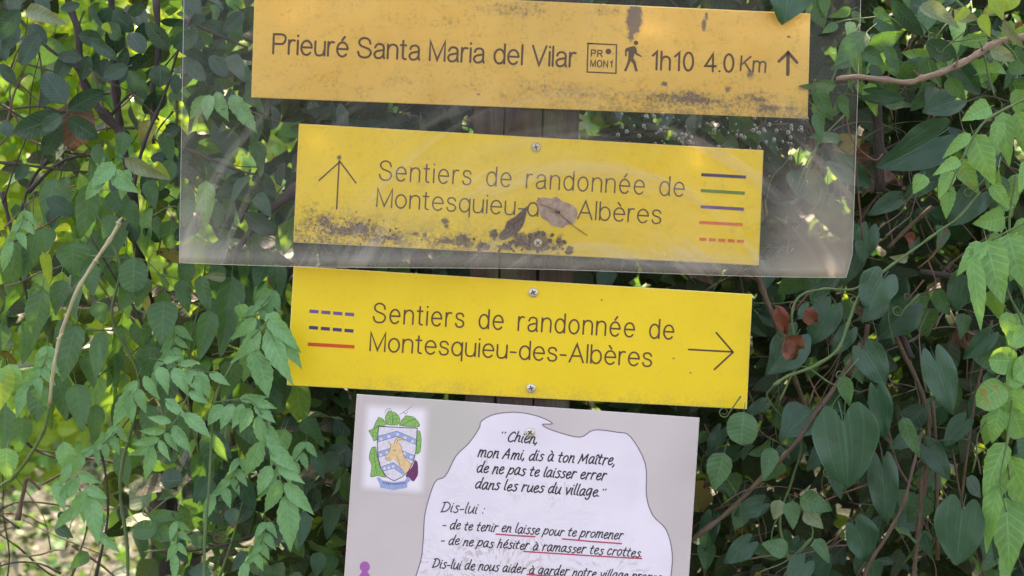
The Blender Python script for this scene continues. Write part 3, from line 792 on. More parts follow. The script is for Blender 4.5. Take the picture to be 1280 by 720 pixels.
bars('dashed_stripe', s2, dashes(874.3, 299, 930, 301.9, 5), 4.0, M_ORG)
strokes('arrow', s3, [[(860.8, 436.8), (915, 439.8)]], 2.2, M_INK); strokes('arrow', s3, [[(895.3, 415.8), (916.4, 440.2), (893, 461.8)]], 2.2, M_INK)
bars('dashed_stripe', s3, dashes(386.8, 388.9, 442.7, 393.4, 4), 4.2, M_VIO); bars('dashed_stripe', s3, dashes(386.3, 409.2, 441.9, 413.8, 4), 4.2, M_NAVY)
bars('stripe', s3, [(384.7, 430.2, 443, 433.6)], 4.4, M_RED)

# screws: domed pan head with a cross recess
M_ZINC = simple_mat('zinc_screw', (0.62, 0.58, 0.50), 0.35, 0.55, 0.2, 900); M_SLOT = simple_mat('screw_slot', (0.05, 0.045, 0.04), 0.7)
M_RUST = simple_mat('rusty_screw', (0.10, 0.06, 0.05), 0.8)
def screw(parent, px, py, r, rot=0.0, y=0.0, mats=None, name='screw'):
    mb = MB(); c0 = W(px, py, y); rr = r / 1280
    prof = [(1.0, 0.0), (1.0, 0.18), (0.92, 0.34), (0.72, 0.46), (0.42, 0.52), (0.0, 0.54)]
    n = 20; vs = []; fs = []
    for (a, h) in prof[:-1]:
        for k in range(n): vs.append(c0 + Vector((a * rr * math.cos(6.2832*k/n), -h * rr - 0.00005, a * rr * math.sin(6.2832*k/n))))
    vs.append(c0 + Vector((0, -0.54 * rr, 0)))
    for l in range(len(prof) - 2):
        for k in range(n): k2 = (k+1) % n; fs.append((l*n+k, l*n+k2, (l+1)*n+k2, (l+1)*n+k))
    L0 = (len(prof) - 2) * n
    for k in range(n): fs.append((L0+k, L0+(k+1) % n, len(vs)-1))
    mb.add(vs, fs, 0)
    for a in (0, math.pi/2):
        ca, sa = math.cos(rot + a), math.sin(rot + a); l, w = 0.55 * rr, 0.13 * rr
        pts = [(-l, -w), (l, -w), (l, w), (-l, w)]
        mb.add([c0 + Vector((x * ca - z * sa, -0.555 * rr - (0.00002 if a else 0), x * sa + z * ca)) for x, z in pts], [(0, 1, 2, 3)], 1)
    n2 = 12
    o = mb.build(name, mats or [M_ZINC, M_SLOT], parent)
    return o
screw(s2, 670, 184.3, 6.2, .2); screw(s2, 672.3, 303.8, 5.6, .8)
screw(s3, 666.5, 365.6, 6.2, .5); screw(s3, 663.8, 485.2, 6.0, .3)
rs = screw(None, 672.5, 328, 6.2, .6, 0.0045, [M_RUST, M_SLOT], 'rusty_screw')
tag(rs, 'dark rusty screw head in the post just below the stained signboard', 'screw')

# ------------------------------------------------------------------ the white notice
def notice_mat():
    t = NT('notice_print'); uv = t.uv(); sc = t.scale(uv, (1, 1.34, 1))
    n1 = t.noise(sc, 2.0, 4); n2 = t.noise(sc, 60, 4)
    c = t.mix(t.step(n1, 0.3, 0.7), (0.55, 0.50, 0.52), (0.63, 0.575, 0.60))
    c = t.mix(t.step(n2, 0.70, 0.76, 0, 0.3), c, (0.3, 0.28, 0.25))
    sep = t.n('ShaderNodeSeparateXYZ'); t.put(sep.inputs[0], uv)
    dd = t.vmath('LENGTH', t.vmath('MULTIPLY', t.vmath('SUBTRACT', uv, (0.27, 0.06, 0)), (5.5, 6.0, 0)))
    c = t.mix(t.step(dd, 0.2, 1.0, 0.5, 0.0), c, (0.50, 0.51, 0.46))
    return t.out(t.pbsdf(Base_Color=c, Roughness=0.32, Specular_IOR_Level=0.5, Normal=t.bump(n2, 0.05, 0.0005)))
M_NOTE = notice_mat(); M_NLIP = simple_mat('notice_edge', (0.66, 0.61, 0.62), 0.5); M_NCORE = simple_mat('notice_core', (0.30, 0.26, 0.25), 0.6)
s4 = board('village_notice', 'white notice board with a goat crest and handwritten text about dogs, lowest on the post', Q4, [M_NOTE, M_NLIP, M_NCORE], cat='notice board', th=0.0042)
# the pale map shape with its dandelion-like print
MAPPTS = [(520, 720), (526.7, 696.7), (529.3, 670), (531.7, 640), (543.3, 603.3), (556.7, 595), (570, 570), (586.7, 553.3), (599, 535), (601.7, 526.7), (616.7, 518.3), (640, 515.3), (661.4, 517.4), (679.7, 523), (690.4, 529.6), (678, 530.6), (689, 537.3),
          (724, 546.5), (742.4, 537.6), (771.4, 540.3), (788, 545.8), (806.6, 579.5), (808, 619), (815.7, 643.6), (832.5, 662), (840, 689.5), (838.7, 720), (830, 780), (842, 850), (800, 930), (745, 960), (690, 935), (650, 990), (590, 960), (560, 900), (520, 860), (532, 800), (514, 760)]
sm = [tuple(p_) for p_ in smooth_pts(MAPPTS + [MAPPTS[0]], 4)][:-1]
t = NT('map_print'); p = t.obj()
def rays(t, px, py, n, ln, seed):
    o = W(px, py, 0); 
    d = t.vmath('SUBTRACT', t.pos(), (o.x, o.y, o.z))
    s_ = t.n('ShaderNodeSeparateXYZ'); t.put(s_.inputs[0], d)
    an = t.math('ARCTAN2', s_.outputs[2], s_.outputs[0]); ln_ = t.vmath('LENGTH', d)
    cb = t.n('ShaderNodeCombineXYZ'); t.put(cb.inputs[0], t.math('MULTIPLY', an, n)); t.put(cb.inputs[1], t.math('MULTIPLY', ln_, 30)); t.put(cb.inputs[2], seed)
    k = t.step(t.noise(cb.outputs[0], 3.0, 3), 0.52, 0.62)
    return t.math('MULTIPLY', t.math('MULTIPLY', k, t.step(ln_, 0.004, 0.012)), t.step(ln_, ln * 0.5, ln, 1, 0))
r_ = None
for (px, py, n_, ln) in ((664, 655, 3.5, .05), (706, 645, 3.5, .045), (620, 735, 4, .08), (560, 700, 3, .05), (760, 720, 3, .05), (600, 620, 3, .05)):
    q_ = rays(t, px, py, n_, ln, px * 0.1); r_ = q_ if r_ is None else t.math('MAXIMUM', r_, q_)
cc = t.mix(t.step(t.noise(p, 14, 3), 0.3, 0.7), (0.76, 0.71, 0.84), (0.85, 0.80, 0.93))
sgn = t.step(t.noise(p, 9, 2), 0.44, 0.54)
cc = t.mix(t.math('MULTIPLY', r_, 0.55), cc, t.mix(sgn, (0.86, 0.83, 0.90), (0.42, 0.36, 0.35)))
cc = t.mix(t.step(t.noise(p, 7, 3), 0.5, 0.75, 0, 0.35), cc, (0.53, 0.49, 0.50))
M_MAP = t.out(t.pbsdf(Base_Color=cc, Roughness=0.34, Specular_IOR_Level=0.5))
mb = MB(); polytri(mb, sm, -0.00010); mb.build('map_shape', [M_MAP], s4)
mb = MB(); ribbon(mb, sm + [sm[0]], 0.65, -0.00016); mb.build('map_outline', [M_OUT], s4)
HW = dict(slant=0.22, jitter=0.5, gap=0.17, word=0.42)
HY = -0.00024
for s_, a, b, c_, d, cap, th in (
    ('"', 625, 550, 630.5, 550, 11, 1.3), ('Chien,', 633.5, 551.5, 671, 554.5, 11.5, 1.7), ('mon Ami, dis à ton Maître,', 596.5, 571, 768, 581.5, 12, 1.7), ('de ne pas te laisser errer', 595, 590.5, 757, 600.5, 12, 1.7),
    ('dans les rues du village.', 593, 610.5, 749, 620.5, 12, 1.7), ('"', 751, 621.5, 756, 621.5, 11, 1.3), ('Dis-lui :', 551, 639.8, 604, 642.5, 12, 1.4), ('- de te tenir en laisse pour te promener', 552, 660.5, 778, 674.5, 10.5, 1.45),
    ('- de ne pas hésiter à ramasser tes crottes.', 550, 679.8, 802, 696.5, 10.5, 1.45), ('Dis-lui de nous aider à garder notre village propre', 540, 709.5, 826, 727, 10.5, 1.45)):
    text_line('handwriting', s4, G2, s_, a, b, c_, d, cap, th, M_PEN, HY, **HW)
bars_ = [(620, 667.6, 668.5, 670.8), (703, 673.6, 776.8, 679.5), (655, 689.3, 802, 698.2), (659, 718, 707, 721)]
for s_ in bars_:
    mb = MB(); ribbon(mb, [(s_[0], s_[1]), ((s_[0]+s_[2])/2, (s_[1]+s_[3])/2 + .3), (s_[2], s_[3])], 0.85, HY - .0002); mb.build('underline', [M_UL], s4)
# pink pictogram at the lower left
M_PINK = inks('pink_print', (0.42, 0.11, 0.42))
mb = MB(); mb.add([W(456 + 6.4 * math.cos(.3491*k), 708.5 + 6.8 * math.sin(.3491*k), -0.00012) for k in range(18)], [tuple(range(18))])
polytri(mb, [(453, 714), (459, 714), (464, 722), (466, 745), (462, 790), (450, 790), (444, 745), (446, 724)], -0.00009); mb.build('pink_figure', [M_PINK], s4)
# crest (crop scale 5.76 from 450,495)
def cz(pts): return zc(pts, 450, 495, 5.76)
def crest():
    def flat(name, pts, mat, y, smooth_=False):
        mb = MB(); pts = cz(pts)
        if smooth_: pts = [tuple(a) for a in smooth_pts(pts + [pts[0]], 3)][:-1]
        polytri(mb, pts, y); return mb.build(name, [mat], cr)
    def line(name, polys, w, mat, y):
        mb = MB()
        for i, pl in enumerate(polys): ribbon(mb, cz(pl), w / 2, y - 0.000012 * (i % 4))
        return mb.build(name, [mat], cr)
    t = NT('crest_ground'); uv = t.uv()
    sep = t.n('ShaderNodeSeparateXYZ'); t.put(sep.inputs[0], uv)
    ex = t.math('MULTIPLY', t.step(t.math('ABSOLUTE', t.math('SUBTRACT', sep.outputs[0], 0.5)), 0.34, 0.5, 1, 0), t.step(t.math('ABSOLUTE', t.math('SUBTRACT', sep.outputs[1], 0.5)), 0.38, 0.5, 1, 0))
    m = t.out(t.pbsdf(Base_Color=t.mix(ex, (0.56, 0.51, 0.54), (0.84, 0.80, 0.90)), Roughness=0.35))
    mb = MB(); q = [(452.5, 500), (540, 505), (534, 622), (446, 616)]
    mb.add([W(a, b, -0.00006) for a, b in q], [(0, 3, 2, 1)], 0, [(0, 0), (1, 0), (1, 1), (0, 1)])
    cr = mb.build('crest', [m], s4)
    y0 = -0.00012
    mg = simple_mat('crest_green', (0.20, 0.46, 0.12), 0.4, noise_amt=0.35, nscale=600); mdk = inks('crest_line', (0.04, 0.04, 0.06)); mbl = inks('crest_blue', (0.29, 0.39, 0.68)); mwh = inks('crest_white', (0.72, 0.68, 0.80))
    mgo = inks('crest_goat', (0.80, 0.55, 0.30)); mpu = simple_mat('crest_purple', (0.16, 0.03, 0.13), 0.4, noise_amt=0.6, nscale=900)
    leaves = [
     [(135, 152), (165, 165), (190, 205), (150, 225), (135, 300), (100, 325), (85, 290), (62, 250), (95, 235), (112, 190)],
     [(205, 105), (255, 120), (280, 145), (290, 175), (268, 210), (195, 205), (180, 160), (190, 130)],
     [(330, 140), (385, 150), (420, 185), (430, 215), (400, 225), (285, 212), (300, 175)],
     [(85, 370), (115, 368), (128, 460), (150, 520), (185, 585), (130, 575), (75, 582), (85, 500), (65, 450), (72, 400)],
     [(412, 250), (432, 255), (442, 310), (435, 400), (400, 410)]]
    for l in leaves: flat('vine_leaf', l, mg, y0, True)
    line('leaf_outline', [l + [l[0]] for l in leaves] + [[(285, 135), (330, 105), (378, 70)], [(230, 110), (215, 90), (190, 95), (178, 120)], [(310, 115), (330, 130), (345, 112)], [(235, 130), (232, 200)], [(205, 160), (232, 175), (262, 155)], [(300, 210), (350, 180), (395, 170)], [(100, 240), (140, 210)], [(100, 380), (108, 480), (120, 560)]], 0.45, mdk, y0 - .00004)
    flat('grape_bunch', [(395, 460), (415, 480), (418, 560), (405, 590), (385, 615), (360, 600), (330, 580), (345, 545), (375, 510)], mpu, y0 - .00002, True)
    flat('ribbon', [(120, 590), (140, 585), (160, 605), (240, 622), (320, 610), (345, 580), (368, 600), (340, 630), (340, 660), (240, 678), (145, 660), (140, 630)], mbl, y0 - .00003)
    sh = [(135, 218), (412, 232), (402, 400), (385, 470), (350, 540), (300, 585), (245, 612), (190, 580), (150, 520), (130, 440), (124, 330)]
    flat('shield', sh, mwh, y0 - .00007)
    for b in ([(130, 290), (265, 252), (405, 312), (405, 352), (265, 292), (128, 332)], [(126, 405), (240, 368), (395, 430), (385, 468), (250, 408), (132, 442)], [(150, 512), (240, 478), (330, 548), (310, 565), (245, 520), (168, 540)]):
        flat('chevron', b, mbl, y0 - .00010); line('chevron_edge', [b[:3], b[3:]], 0.4, mdk, y0 - .00013)
    mb = MB()
    for (x, y) in ((152, 310), (208, 292), (270, 276), (325, 300), (378, 328), (150, 425), (195, 408), (320, 415), (368, 440), (178, 522), (208, 516), (238, 508)):
        st = [(x + (15 if k % 2 == 0 else 8) * math.cos(k * math.pi / 5 - 1.57), y + (15 if k % 2 == 0 else 8) * math.sin(k * math.pi / 5 - 1.57)) for k in range(10)]
        polytri(mb, cz(st), y0 - .00014)
    mb.build('star', [mwh], cr)
    flat('goat_head', [(205, 325), (225, 348), (250, 345), (285, 340), (300, 375), (310, 420), (335, 460), (372, 490), (345, 545), (325, 555), (290, 510), (262, 470), (240, 455), (222, 460), (215, 478), (208, 462), (188, 462), (182, 450), (190, 425), (215, 395), (222, 365), (205, 348)], mgo, y0 - .00018)
    flat('horn', [(245, 345), (252, 315), (275, 298), (305, 305), (320, 325), (300, 322), (280, 325), (272, 345)], mgo, y0 - .00020, True)
    line('goat_outline', [[(205, 325), (225, 348), (218, 375), (215, 395), (190, 425), (182, 450), (188, 462), (208, 462), (222, 460)], [(285, 340), (300, 375), (310, 420), (335, 460), (372, 490)], [(262, 430), (280, 470), (290, 510)], [(245, 345), (252, 315), (275, 298), (305, 305), (320, 325)], [(262, 345), (272, 318), (300, 312)], [(234, 392), (244, 386), (254, 392), (244, 398)], [(190, 448), (212, 445)]], 0.42, mdk, y0 - .00022)
    line('shield_outline', [sh + [sh[0], sh[1]]], 0.85, mdk, y0 - .00026)
    mb = MB()
    for i, x in enumerate(range(165, 325, 13)): ribbon(mb, cz([(x, 618 + 10 * math.sin((x - 165) / 160 * 3.14)), (x + 1, 630 + 10 * math.sin((x - 165) / 160 * 3.14)), (x + 7, 620 + 10 * math.sin((x - 165) / 160 * 3.14))]), 0.25, y0 - .00012)
    mb.build('ribbon_lettering', [mdk], cr)
crest()
screw(s4, 662.5, 540.5, 6.0, .9, -0.0003)

# ------------------------------------------------------------------ the clear plastic sheet
def sheet():
    cols, rows = 90, 44
    def edge(u, v):
        TL, TR, BR, BL = (231, -60), (1078, -62), (1064.5, 346.5), (224, 328.5)
        x = (1-v)*((1-u)*TL[0] + u*TR[0]) + v*((1-u)*BL[0] + u*BR[0]); yv = (1-v)*((1-u)*TL[1] + u*TR[1]) + v*((1-u)*BL[1] + u*BR[1])
        # clipped lower right corner
        if u > 0.985 and v > 0.93: x -= 7 * (u - .985) / .015 * (v - .93) / .07
        yv += 1.6 * math.sin(u * 9) * v
        return x, yv
    def dep(u, v):
        d = -0.0085 - 0.004 * math.sin(u * 3.3 + 0.6) * v - 0.0025 * math.sin(u * 11 + v * 4) * (0.3 + v)
        d -= 0.010 * max(0, v - 0.55) ** 1.5 * (1 + math.sin(u * 6)) + 0.014 * max(0, u - 0.82) * v + 0.012 * max(0, 0.15 - u)
        d -= 0.0035 * math.exp(-((u - 0.33 - 0.25 * (1 - v)) / 0.05) ** 2) * v
        d -= 0.0025 * math.exp(-((u - 0.62 + 0.12 * (1 - v)) / 0.04) ** 2) * v
        return min(d, -0.0032)
    mb = MB(); F = []; Bk = []; uv = []
    for j in range(rows + 1):
        for i in range(cols + 1):
            u, v = i / cols, j / rows; x, yv = edge(u, v); d = dep(u, v)
            F.append(W(x, yv, d)); uv.append((u, v))
    n = len(F)
    for p_ in F: Bk.append(p_ + Vector((0, 0.0004, 0)))
    c = cols + 1; fs = []; mi = []
    for j in range(rows):
        for i in range(cols):
            a = j*c+i; fs.append((a, a+c, a+c+1, a+1)); mi.append(0)
            # the back skin
            fs.append((a+n, a+n+1, a+n+c+1, a+n+c)); mi.append(2)
    def rim(seq):
        for a, b in zip(seq[:-1], seq[1:]): fs.append((a, b, b + n, a + n)); mi.append(1)
    rim(list(range(0, c))); rim([j*c + cols for j in range(rows+1)]); rim([rows*c + i for i in range(c)][::-1]); rim([j*c for j in range(rows+1)][::-1])
    t = NT('clear_plastic'); uvn = t.uv(); sep = t.n('ShaderNodeSeparateXYZ'); t.put(sep.inputs[0], uvn); u, v = sep.outputs[0], sep.outputs[1]
    sc = t.scale(uvn, (2.1, 1, 1))
    n1 = t.noise(sc, 3, 5, 0.6, 0.8); n2 = t.noise(sc, 60, 3); ns = t.noise(t.scale(uvn, (5, 60, 1)), 2.2, 3); n4 = t.noise(sc, 14, 5, .6)
    haze = t.math('ADD', t.step(n1, 0.4, 0.7, 0.0, 0.035), t.step(v, 0.90, 0.99, 0, 0.22))
    # dusty lower right corner and worn lower edge
    dc = t.math('MULTIPLY', t.step(u, 0.84, 0.95), t.step(v, 0.55, 0.92)); haze = t.math('ADD', haze, t.math('MULTIPLY', dc, 0.52))
    dl = t.math('MULTIPLY', t.step(u, 0.10, 0.0), t.step(v, 0.55, 0.98)); haze = t.math('ADD', haze, t.math('MULTIPLY', dl, 0.3))
    haze = t.math('ADD', haze, t.math('MULTIPLY', t.step(n4, 0.5, 0.7), 0.03))
    haze = t.math('ADD', haze, t.step(n2, 0.72, 0.78, 0, 0.10))
    # glare streaks: pale diagonal arcs painted into the haze
    dvec = t.vmath('SUBTRACT', sc, (2.1 * 0.62, 1.35, 0)); rad_ = t.vmath('LENGTH', dvec)
    cb = t.n('ShaderNodeCombineXYZ'); t.put(cb.inputs[0], t.math('MULTIPLY', rad_, 13)); sx_ = t.n('ShaderNodeSeparateXYZ'); t.put(sx_.inputs[0], dvec)
    t.put(cb.inputs[1], t.math('MULTIPLY', t.math('ARCTAN2', sx_.outputs[1], sx_.outputs[0]), 0.8))
    st = t.step(t.noise(cb.outputs[0], 1.0, 3, 0.6), 0.52, 0.66)
    haze = t.math('ADD', haze, t.math('MULTIPLY', t.math('MULTIPLY', st, 0.16), t.step(v, 0.35, 0.65)))
    tr = t.n('ShaderNodeBsdfTransparent'); t.put(tr.inputs[0], (0.985, 0.985, 0.98))
    sep2 = t.vmath('LENGTH', t.vmath('MULTIPLY', t.vmath('SUBTRACT', uvn, (0.50, 1.22, 0)), (2.75, 1.62, 0)))  # curved glare on the film, painted as a paler ellipse of haze
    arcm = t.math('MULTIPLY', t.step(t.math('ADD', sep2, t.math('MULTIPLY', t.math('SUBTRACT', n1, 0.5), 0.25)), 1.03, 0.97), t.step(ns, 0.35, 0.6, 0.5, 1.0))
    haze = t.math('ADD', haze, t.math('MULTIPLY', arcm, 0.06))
    dvc = t.mix(t.math('MINIMUM', dc, 1.0), (0.80, 0.75, 0.68), (0.52, 0.45, 0.38))
    df = t.n('ShaderNodeBsdfDiffuse'); t.put(df.inputs[0], dvc); tlc = t.n('ShaderNodeBsdfTranslucent'); t.put(tlc.inputs[0], (0.5, 0.45, 0.4))
    hz = t.n('ShaderNodeMixShader'); hz.inputs[0].default_value = 0.25; t.t.links.new(df.outputs[0], hz.inputs[1]); t.t.links.new(tlc.outputs[0], hz.inputs[2])
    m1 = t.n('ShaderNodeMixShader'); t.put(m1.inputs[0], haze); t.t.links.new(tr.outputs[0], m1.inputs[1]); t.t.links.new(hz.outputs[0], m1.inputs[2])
    gl = t.n('ShaderNodeBsdfGlossy'); gl.inputs['Roughness'].default_value = 0.06; t.put(gl.inputs[0], (1, 1, 1))
    bmp = t.bump(t.math('ADD', n1, t.math('MULTIPLY', n4, 0.15)), 0.5, 0.006); t.put(gl.inputs['Normal'], bmp)
    fr = t.n('ShaderNodeFresnel'); fr.inputs[0].default_value = 1.24; t.put(fr.inputs['Normal'], bmp)
    m2 = t.n('ShaderNodeMixShader'); t.put(m2.inputs[0], fr.outputs[0]); t.t.links.new(m1.outputs[0], m2.inputs[1]); t.t.links.new(gl.outputs[0], m2.inputs[2])
    msh = t.out(m2.outputs[0])
    t = NT('clear_plastic_back'); tr = t.n('ShaderNodeBsdfTransparent'); t.put(tr.inputs[0], (0.99, 0.99, 0.985)); mbk = t.out(tr.outputs[0])
    t = NT('plastic_edge'); tr = t.n('ShaderNodeBsdfTransparent'); p = t.pbsdf(Base_Color=(0.75, 0.78, 0.76), Roughness=0.3)
    m1 = t.n('ShaderNodeMixShader'); m1.inputs[0].default_value = 0.5; t.t.links.new(tr.outputs[0], m1.inputs[1]); t.t.links.new(p, m1.inputs[2]); med = t.out(m1.outputs[0])
    ce = F[(rows // 2) * c + cols // 2]
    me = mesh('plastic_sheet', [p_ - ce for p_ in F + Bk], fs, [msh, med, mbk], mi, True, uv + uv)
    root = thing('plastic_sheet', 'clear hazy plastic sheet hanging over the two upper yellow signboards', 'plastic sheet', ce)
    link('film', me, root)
    # bright cut edge: a hair-thin welded bead along bottom and both sides
    mb = MB()
    ln = [F[j*c] for j in range(rows+1)] + [F[rows*c + i] for i in range(1, c)] + [F[j*c + cols] for j in range(rows-1, -1, -1)]
    add_tube(mb, ln, 0.00026, 5, 0); mb.build('welded_edge', [med], root)
    # water droplets caught under the film
    mb = MB(); r2 = random.Random(5)
    spots = [(r2.gauss(880, 60), r2.gauss(163, 14)) for _ in range(110)] + [(r2.uniform(955, 1010), r2.uniform(150, 235)) for _ in range(24)] + [(709, 325), (700, 317), (830, 318), (640, 318), (990, 312)]
    for (x, y) in spots:
        if not (640 < x < 1050): continue
        inq = (y < 187.8 - (954 - x) * 0.057 and y > 149 - (1009 - x) * .038) or x > 956 or y > 300
        if not inq: continue
        rr = r2.choice([1.0, 1.3, 1.8, 2.4]) / 1280; uu = (x - 231) / 847; vv = (y + 60) / 406
        c0 = W(x, y, dep(uu, vv) + 0.0006); n = 8
        vs = []; fs2 = []
        for l, (a, h) in enumerate(((1, 0), (0.8, .45), (.45, .7), (0.1, .8))):
            for k in range(n): vs.append(c0 + Vector((a*rr*math.cos(.7854*k), -h*rr*.6 - .0011, a*rr*1.15*math.sin(.7854*k))))
            if l:
                for k in range(n): fs2.append(((l-1)*n+k, (l-1)*n+(k+1) % n, l*n+(k+1) % n, l*n+k))
        fs2.append(tuple(range(3*n, 4*n))); mb.add(vs, fs2)
    t = NT('droplet'); tr = t.n('ShaderNodeBsdfTransparent'); p = t.pbsdf(Base_Color=(0.85, 0.88, 0.82), Roughness=0.12)
    lw = t.n('ShaderNodeLayerWeight'); lw.inputs[0].default_value = 0.45
    m1 = t.n('ShaderNodeMixShader'); t.put(m1.inputs[0], t.step(lw.outputs['Facing'], 0.1, 0.6, 0.12, 0.85)); t.t.links.new(tr.outputs[0], m1.inputs[1]); t.t.links.new(p, m1.inputs[2])
    d = mb.build('droplets', [t.out(m1.outputs[0])], root, smooth=True); d['kind'] = 'stuff'
sheet()

# dead leaves caught between film and signboard
def outline_leaf(name, label, pts, spine, mat, y, cat='dead leaf', th=0.0007):
    pts = [tuple(a) for a in smooth_pts(pts + [pts[0]], 2)][:-1]
    cx = sum(a for a, b in pts) / len(pts); cy = sum(b for a, b in pts) / len(pts)
    rings = [1.0, 0.72, 0.42, 0.12]; vs = []; fs = []; uv = []; n = len(pts)
    for l, rr in enumerate(rings):
        for k, (a, b) in enumerate(pts):
            x = cx + (a - cx) * rr; yy = cy + (b - cy) * rr
            dz = -th * (1 - rr) * 2.2 - 0.0006 * math.sin(k * 1.1 + l) * rr - 0.0004
            vs.append(W(x, yy, y + dz)); uv.append((0.5 + 0.5 * rr * math.cos(6.28 * k / n), 0.5 + 0.5 * rr * math.sin(6.28 * k / n)))
        if l:
            for k in range(n): k2 = (k+1) % n; fs.append(((l-1)*n+k, l*n+k, l*n+k2, (l-1)*n+k2))
    fs.append(tuple(range((len(rings)-1)*n, len(rings)*n)))
    o0 = W(cx, cy, y); root = thing(name, label, cat, o0)
    mb = MB(); mb.add(vs, fs, 0, uv); mb.build('blade', [mat], root, smooth=True)
    mb = MB(); add_tube(mb, [W(a, b, y - 0.0016) for a, b in smooth_pts(spine, 4)], 0.0004, 5); mb.build('midrib', [M_MAUVE2], root, smooth=True)
t = NT('mauve_dead_leaf'); p = t.obj(); n_ = t.noise(p, 120, 5); n2_ = t.noise(p, 500, 4)
M_MAUVE = t.out(t.pbsdf(Base_Color=t.mix(t.step(n_, .35, .65), (0.36, 0.25, 0.22), (0.54, 0.41, 0.37)), Roughness=0.8, Normal=t.bump(t.math('ADD', n_, n2_), .8, .001)))
M_MAUVE2 = simple_mat('leaf_rib', (0.16, 0.09, 0.08), 0.8); M_DKLEAF = simple_mat('dark_dead_leaf', (0.115, 0.070, 0.066), 0.8, nscale=300, noise_amt=.5, bump=.5)
def z3(pts): return zc(pts, 580, 230, 6.26)
outline_leaf('dead_leaf', 'pinkish brown crumpled dead leaf stuck under the clear sheet on the stained signboard', z3([(565, 130), (620, 105), (680, 115), (720, 98), (770, 135), (830, 155), (870, 180), (885, 215), (880, 270), (850, 310), (800, 320), (775, 345), (720, 330), (680, 320), (660, 295), (610, 265), (590, 215)]),
    z3([(600, 160), (700, 200), (790, 270), (860, 330), (965, 403)]), M_MAUVE, -0.0004)
outline_leaf('dead_leaf', 'dark purplish narrow dead leaf stuck under the clear sheet beside the pinkish one', z3([(505, 165), (488, 230), (470, 310), (430, 370), (370, 410), (310, 440), (275, 425), (280, 385), (320, 345), (335, 295), (400, 255), (460, 200)]),
    z3([(300, 425), (400, 310), (520, 150)]), M_DKLEAF, -0.0004)
# crumbs of soil and rotted leaf on the lower edge of the stained sign
def crumbs():
    mb = MB(); r2 = random.Random(3)
    def lump(x, y, r):
        c0 = W(x, y, -0.0004); n = 7; vs = []; fs = []
        rr = [r * r2.uniform(.6, 1.2) / 1280 for _ in range(n)]
        for l, (a, h) in enumerate(((1, 0), (.75, .35), (.3, .5))):
            for k in range(n): vs.append(c0 + Vector((a*rr[k]*math.cos(6.283*k/n), -h*r/1280*.6, a*rr[k]*math.sin(6.283*k/n))))
            if l:
                for k in range(n): fs.append(((l-1)*n+k, (l-1)*n+(k+1) % n, l*n+(k+1) % n, l*n+k))
        fs.append(tuple(range(2*n, 3*n))); mb.add(vs, fs)
    for (cx, cy, sx, sy, n, r) in ((672, 302, 14, 9, 46, 2.6), (648, 302, 8, 6, 14, 3.2), (633, 308, 10, 3, 12, 2.2), (602, 308, 6, 2.5, 8, 3.2), (617, 292, 3, 3, 6, 2.6), (700, 303, 3, 6, 8, 2.2), (711, 313, 3, 3, 8, 2.8), (578, 300, 6, 4, 12, 2), (430, 282, 34, 9, 70, 1.3), (486, 296, 22, 5, 36, 1.5), (400, 285, 22, 8, 40, 1.1)):
        for _ in range(n):
            x = r2.gauss(cx, sx); y = r2.gauss(cy, sy)
            if y < 303 + (x - 366) * 0.0495 - 1.5 and x > 370 and not (abs(x-672.3) < 6.5 and abs(y-303.8) < 6.5): lump(x, y, r * r2.uniform(.4, 1.2))
    o = mb.build('soil_crumbs', [simple_mat('soil', (0.15, 0.105, 0.09), .9, nscale=700, noise_amt=.5, bump=.4)], None, smooth=True)
    tag(o, 'dark soil crumbs clinging to the lower edge of the stained signboard', 'dirt', kind='stuff')
crumbs()

# ================================================================== THE HEDGE ON BOTH SIDES
def inside(q, x, y, m=0):
    """is the pixel inside the quad shrunk by m"""
    for i in range(4):
        a, b = q[i], q[(i+1) % 4]
        ex, ey = b[0]-a[0], b[1]-a[1]; L = math.hypot(ex, ey)
        if (ex * (y - a[1]) - ey * (x - a[0])) / L < m: return False
    return True
def hidden(x, y, m=14): return any(inside(q, x, y, m) for q in (Q1, Q2, Q3, Q4))

def thicket(name, label, x0, x1, y0, y1, d0, d1, n, keyw, L=(0.03, 0.06), dens=None, down=0.6, cat='hedge', seed=1):
    """the deep mass of a hedge: small leaves past counting, on a tangle of twigs"""
    r = np.random.default_rng(seed)
    px = r.uniform(x0, x1, n * 3); py = r.uniform(y0, y1, n * 3); y = r.uniform(d0, d1, n * 3)
    if dens is not None: keep = r.uniform(0, 1, n * 3) < dens(px, py)
    else: keep = np.ones(n * 3, bool)
    px, py, y = px[keep][:n], py[keep][:n], y[keep][:n]; n = len(px)
    k = (CAMD + y) / CAMD / 1280
    pos = np.stack([(px - 640) * k, y, (360 - py) * k], 1)
    pos[:, 2] = np.maximum(pos[:, 2], GZ + 0.05)
    keys = r.choice(len(keyw), n, p=keyw)
    ya = r.standard_normal((n, 3)) * [1, 0.8, 0.8] + [0, 0, -down]
    base = W((x0 + x1) / 2, 360, (d0 + d1) / 2); root = thing(name, label, cat, (base.x, base.y, GZ))
    LL, ra, ro = r.uniform(L[0], L[1], n), r.uniform(0.4, 0.8, n), r.uniform(-1.0, 1.0, n)
    w = single_leaves(root, 290, ['K', 'N', 'B', 'A', 'W'], keys, pos, LL, ra, ya, ro)
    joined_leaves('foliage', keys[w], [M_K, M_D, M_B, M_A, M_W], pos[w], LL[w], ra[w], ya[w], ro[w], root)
    return root
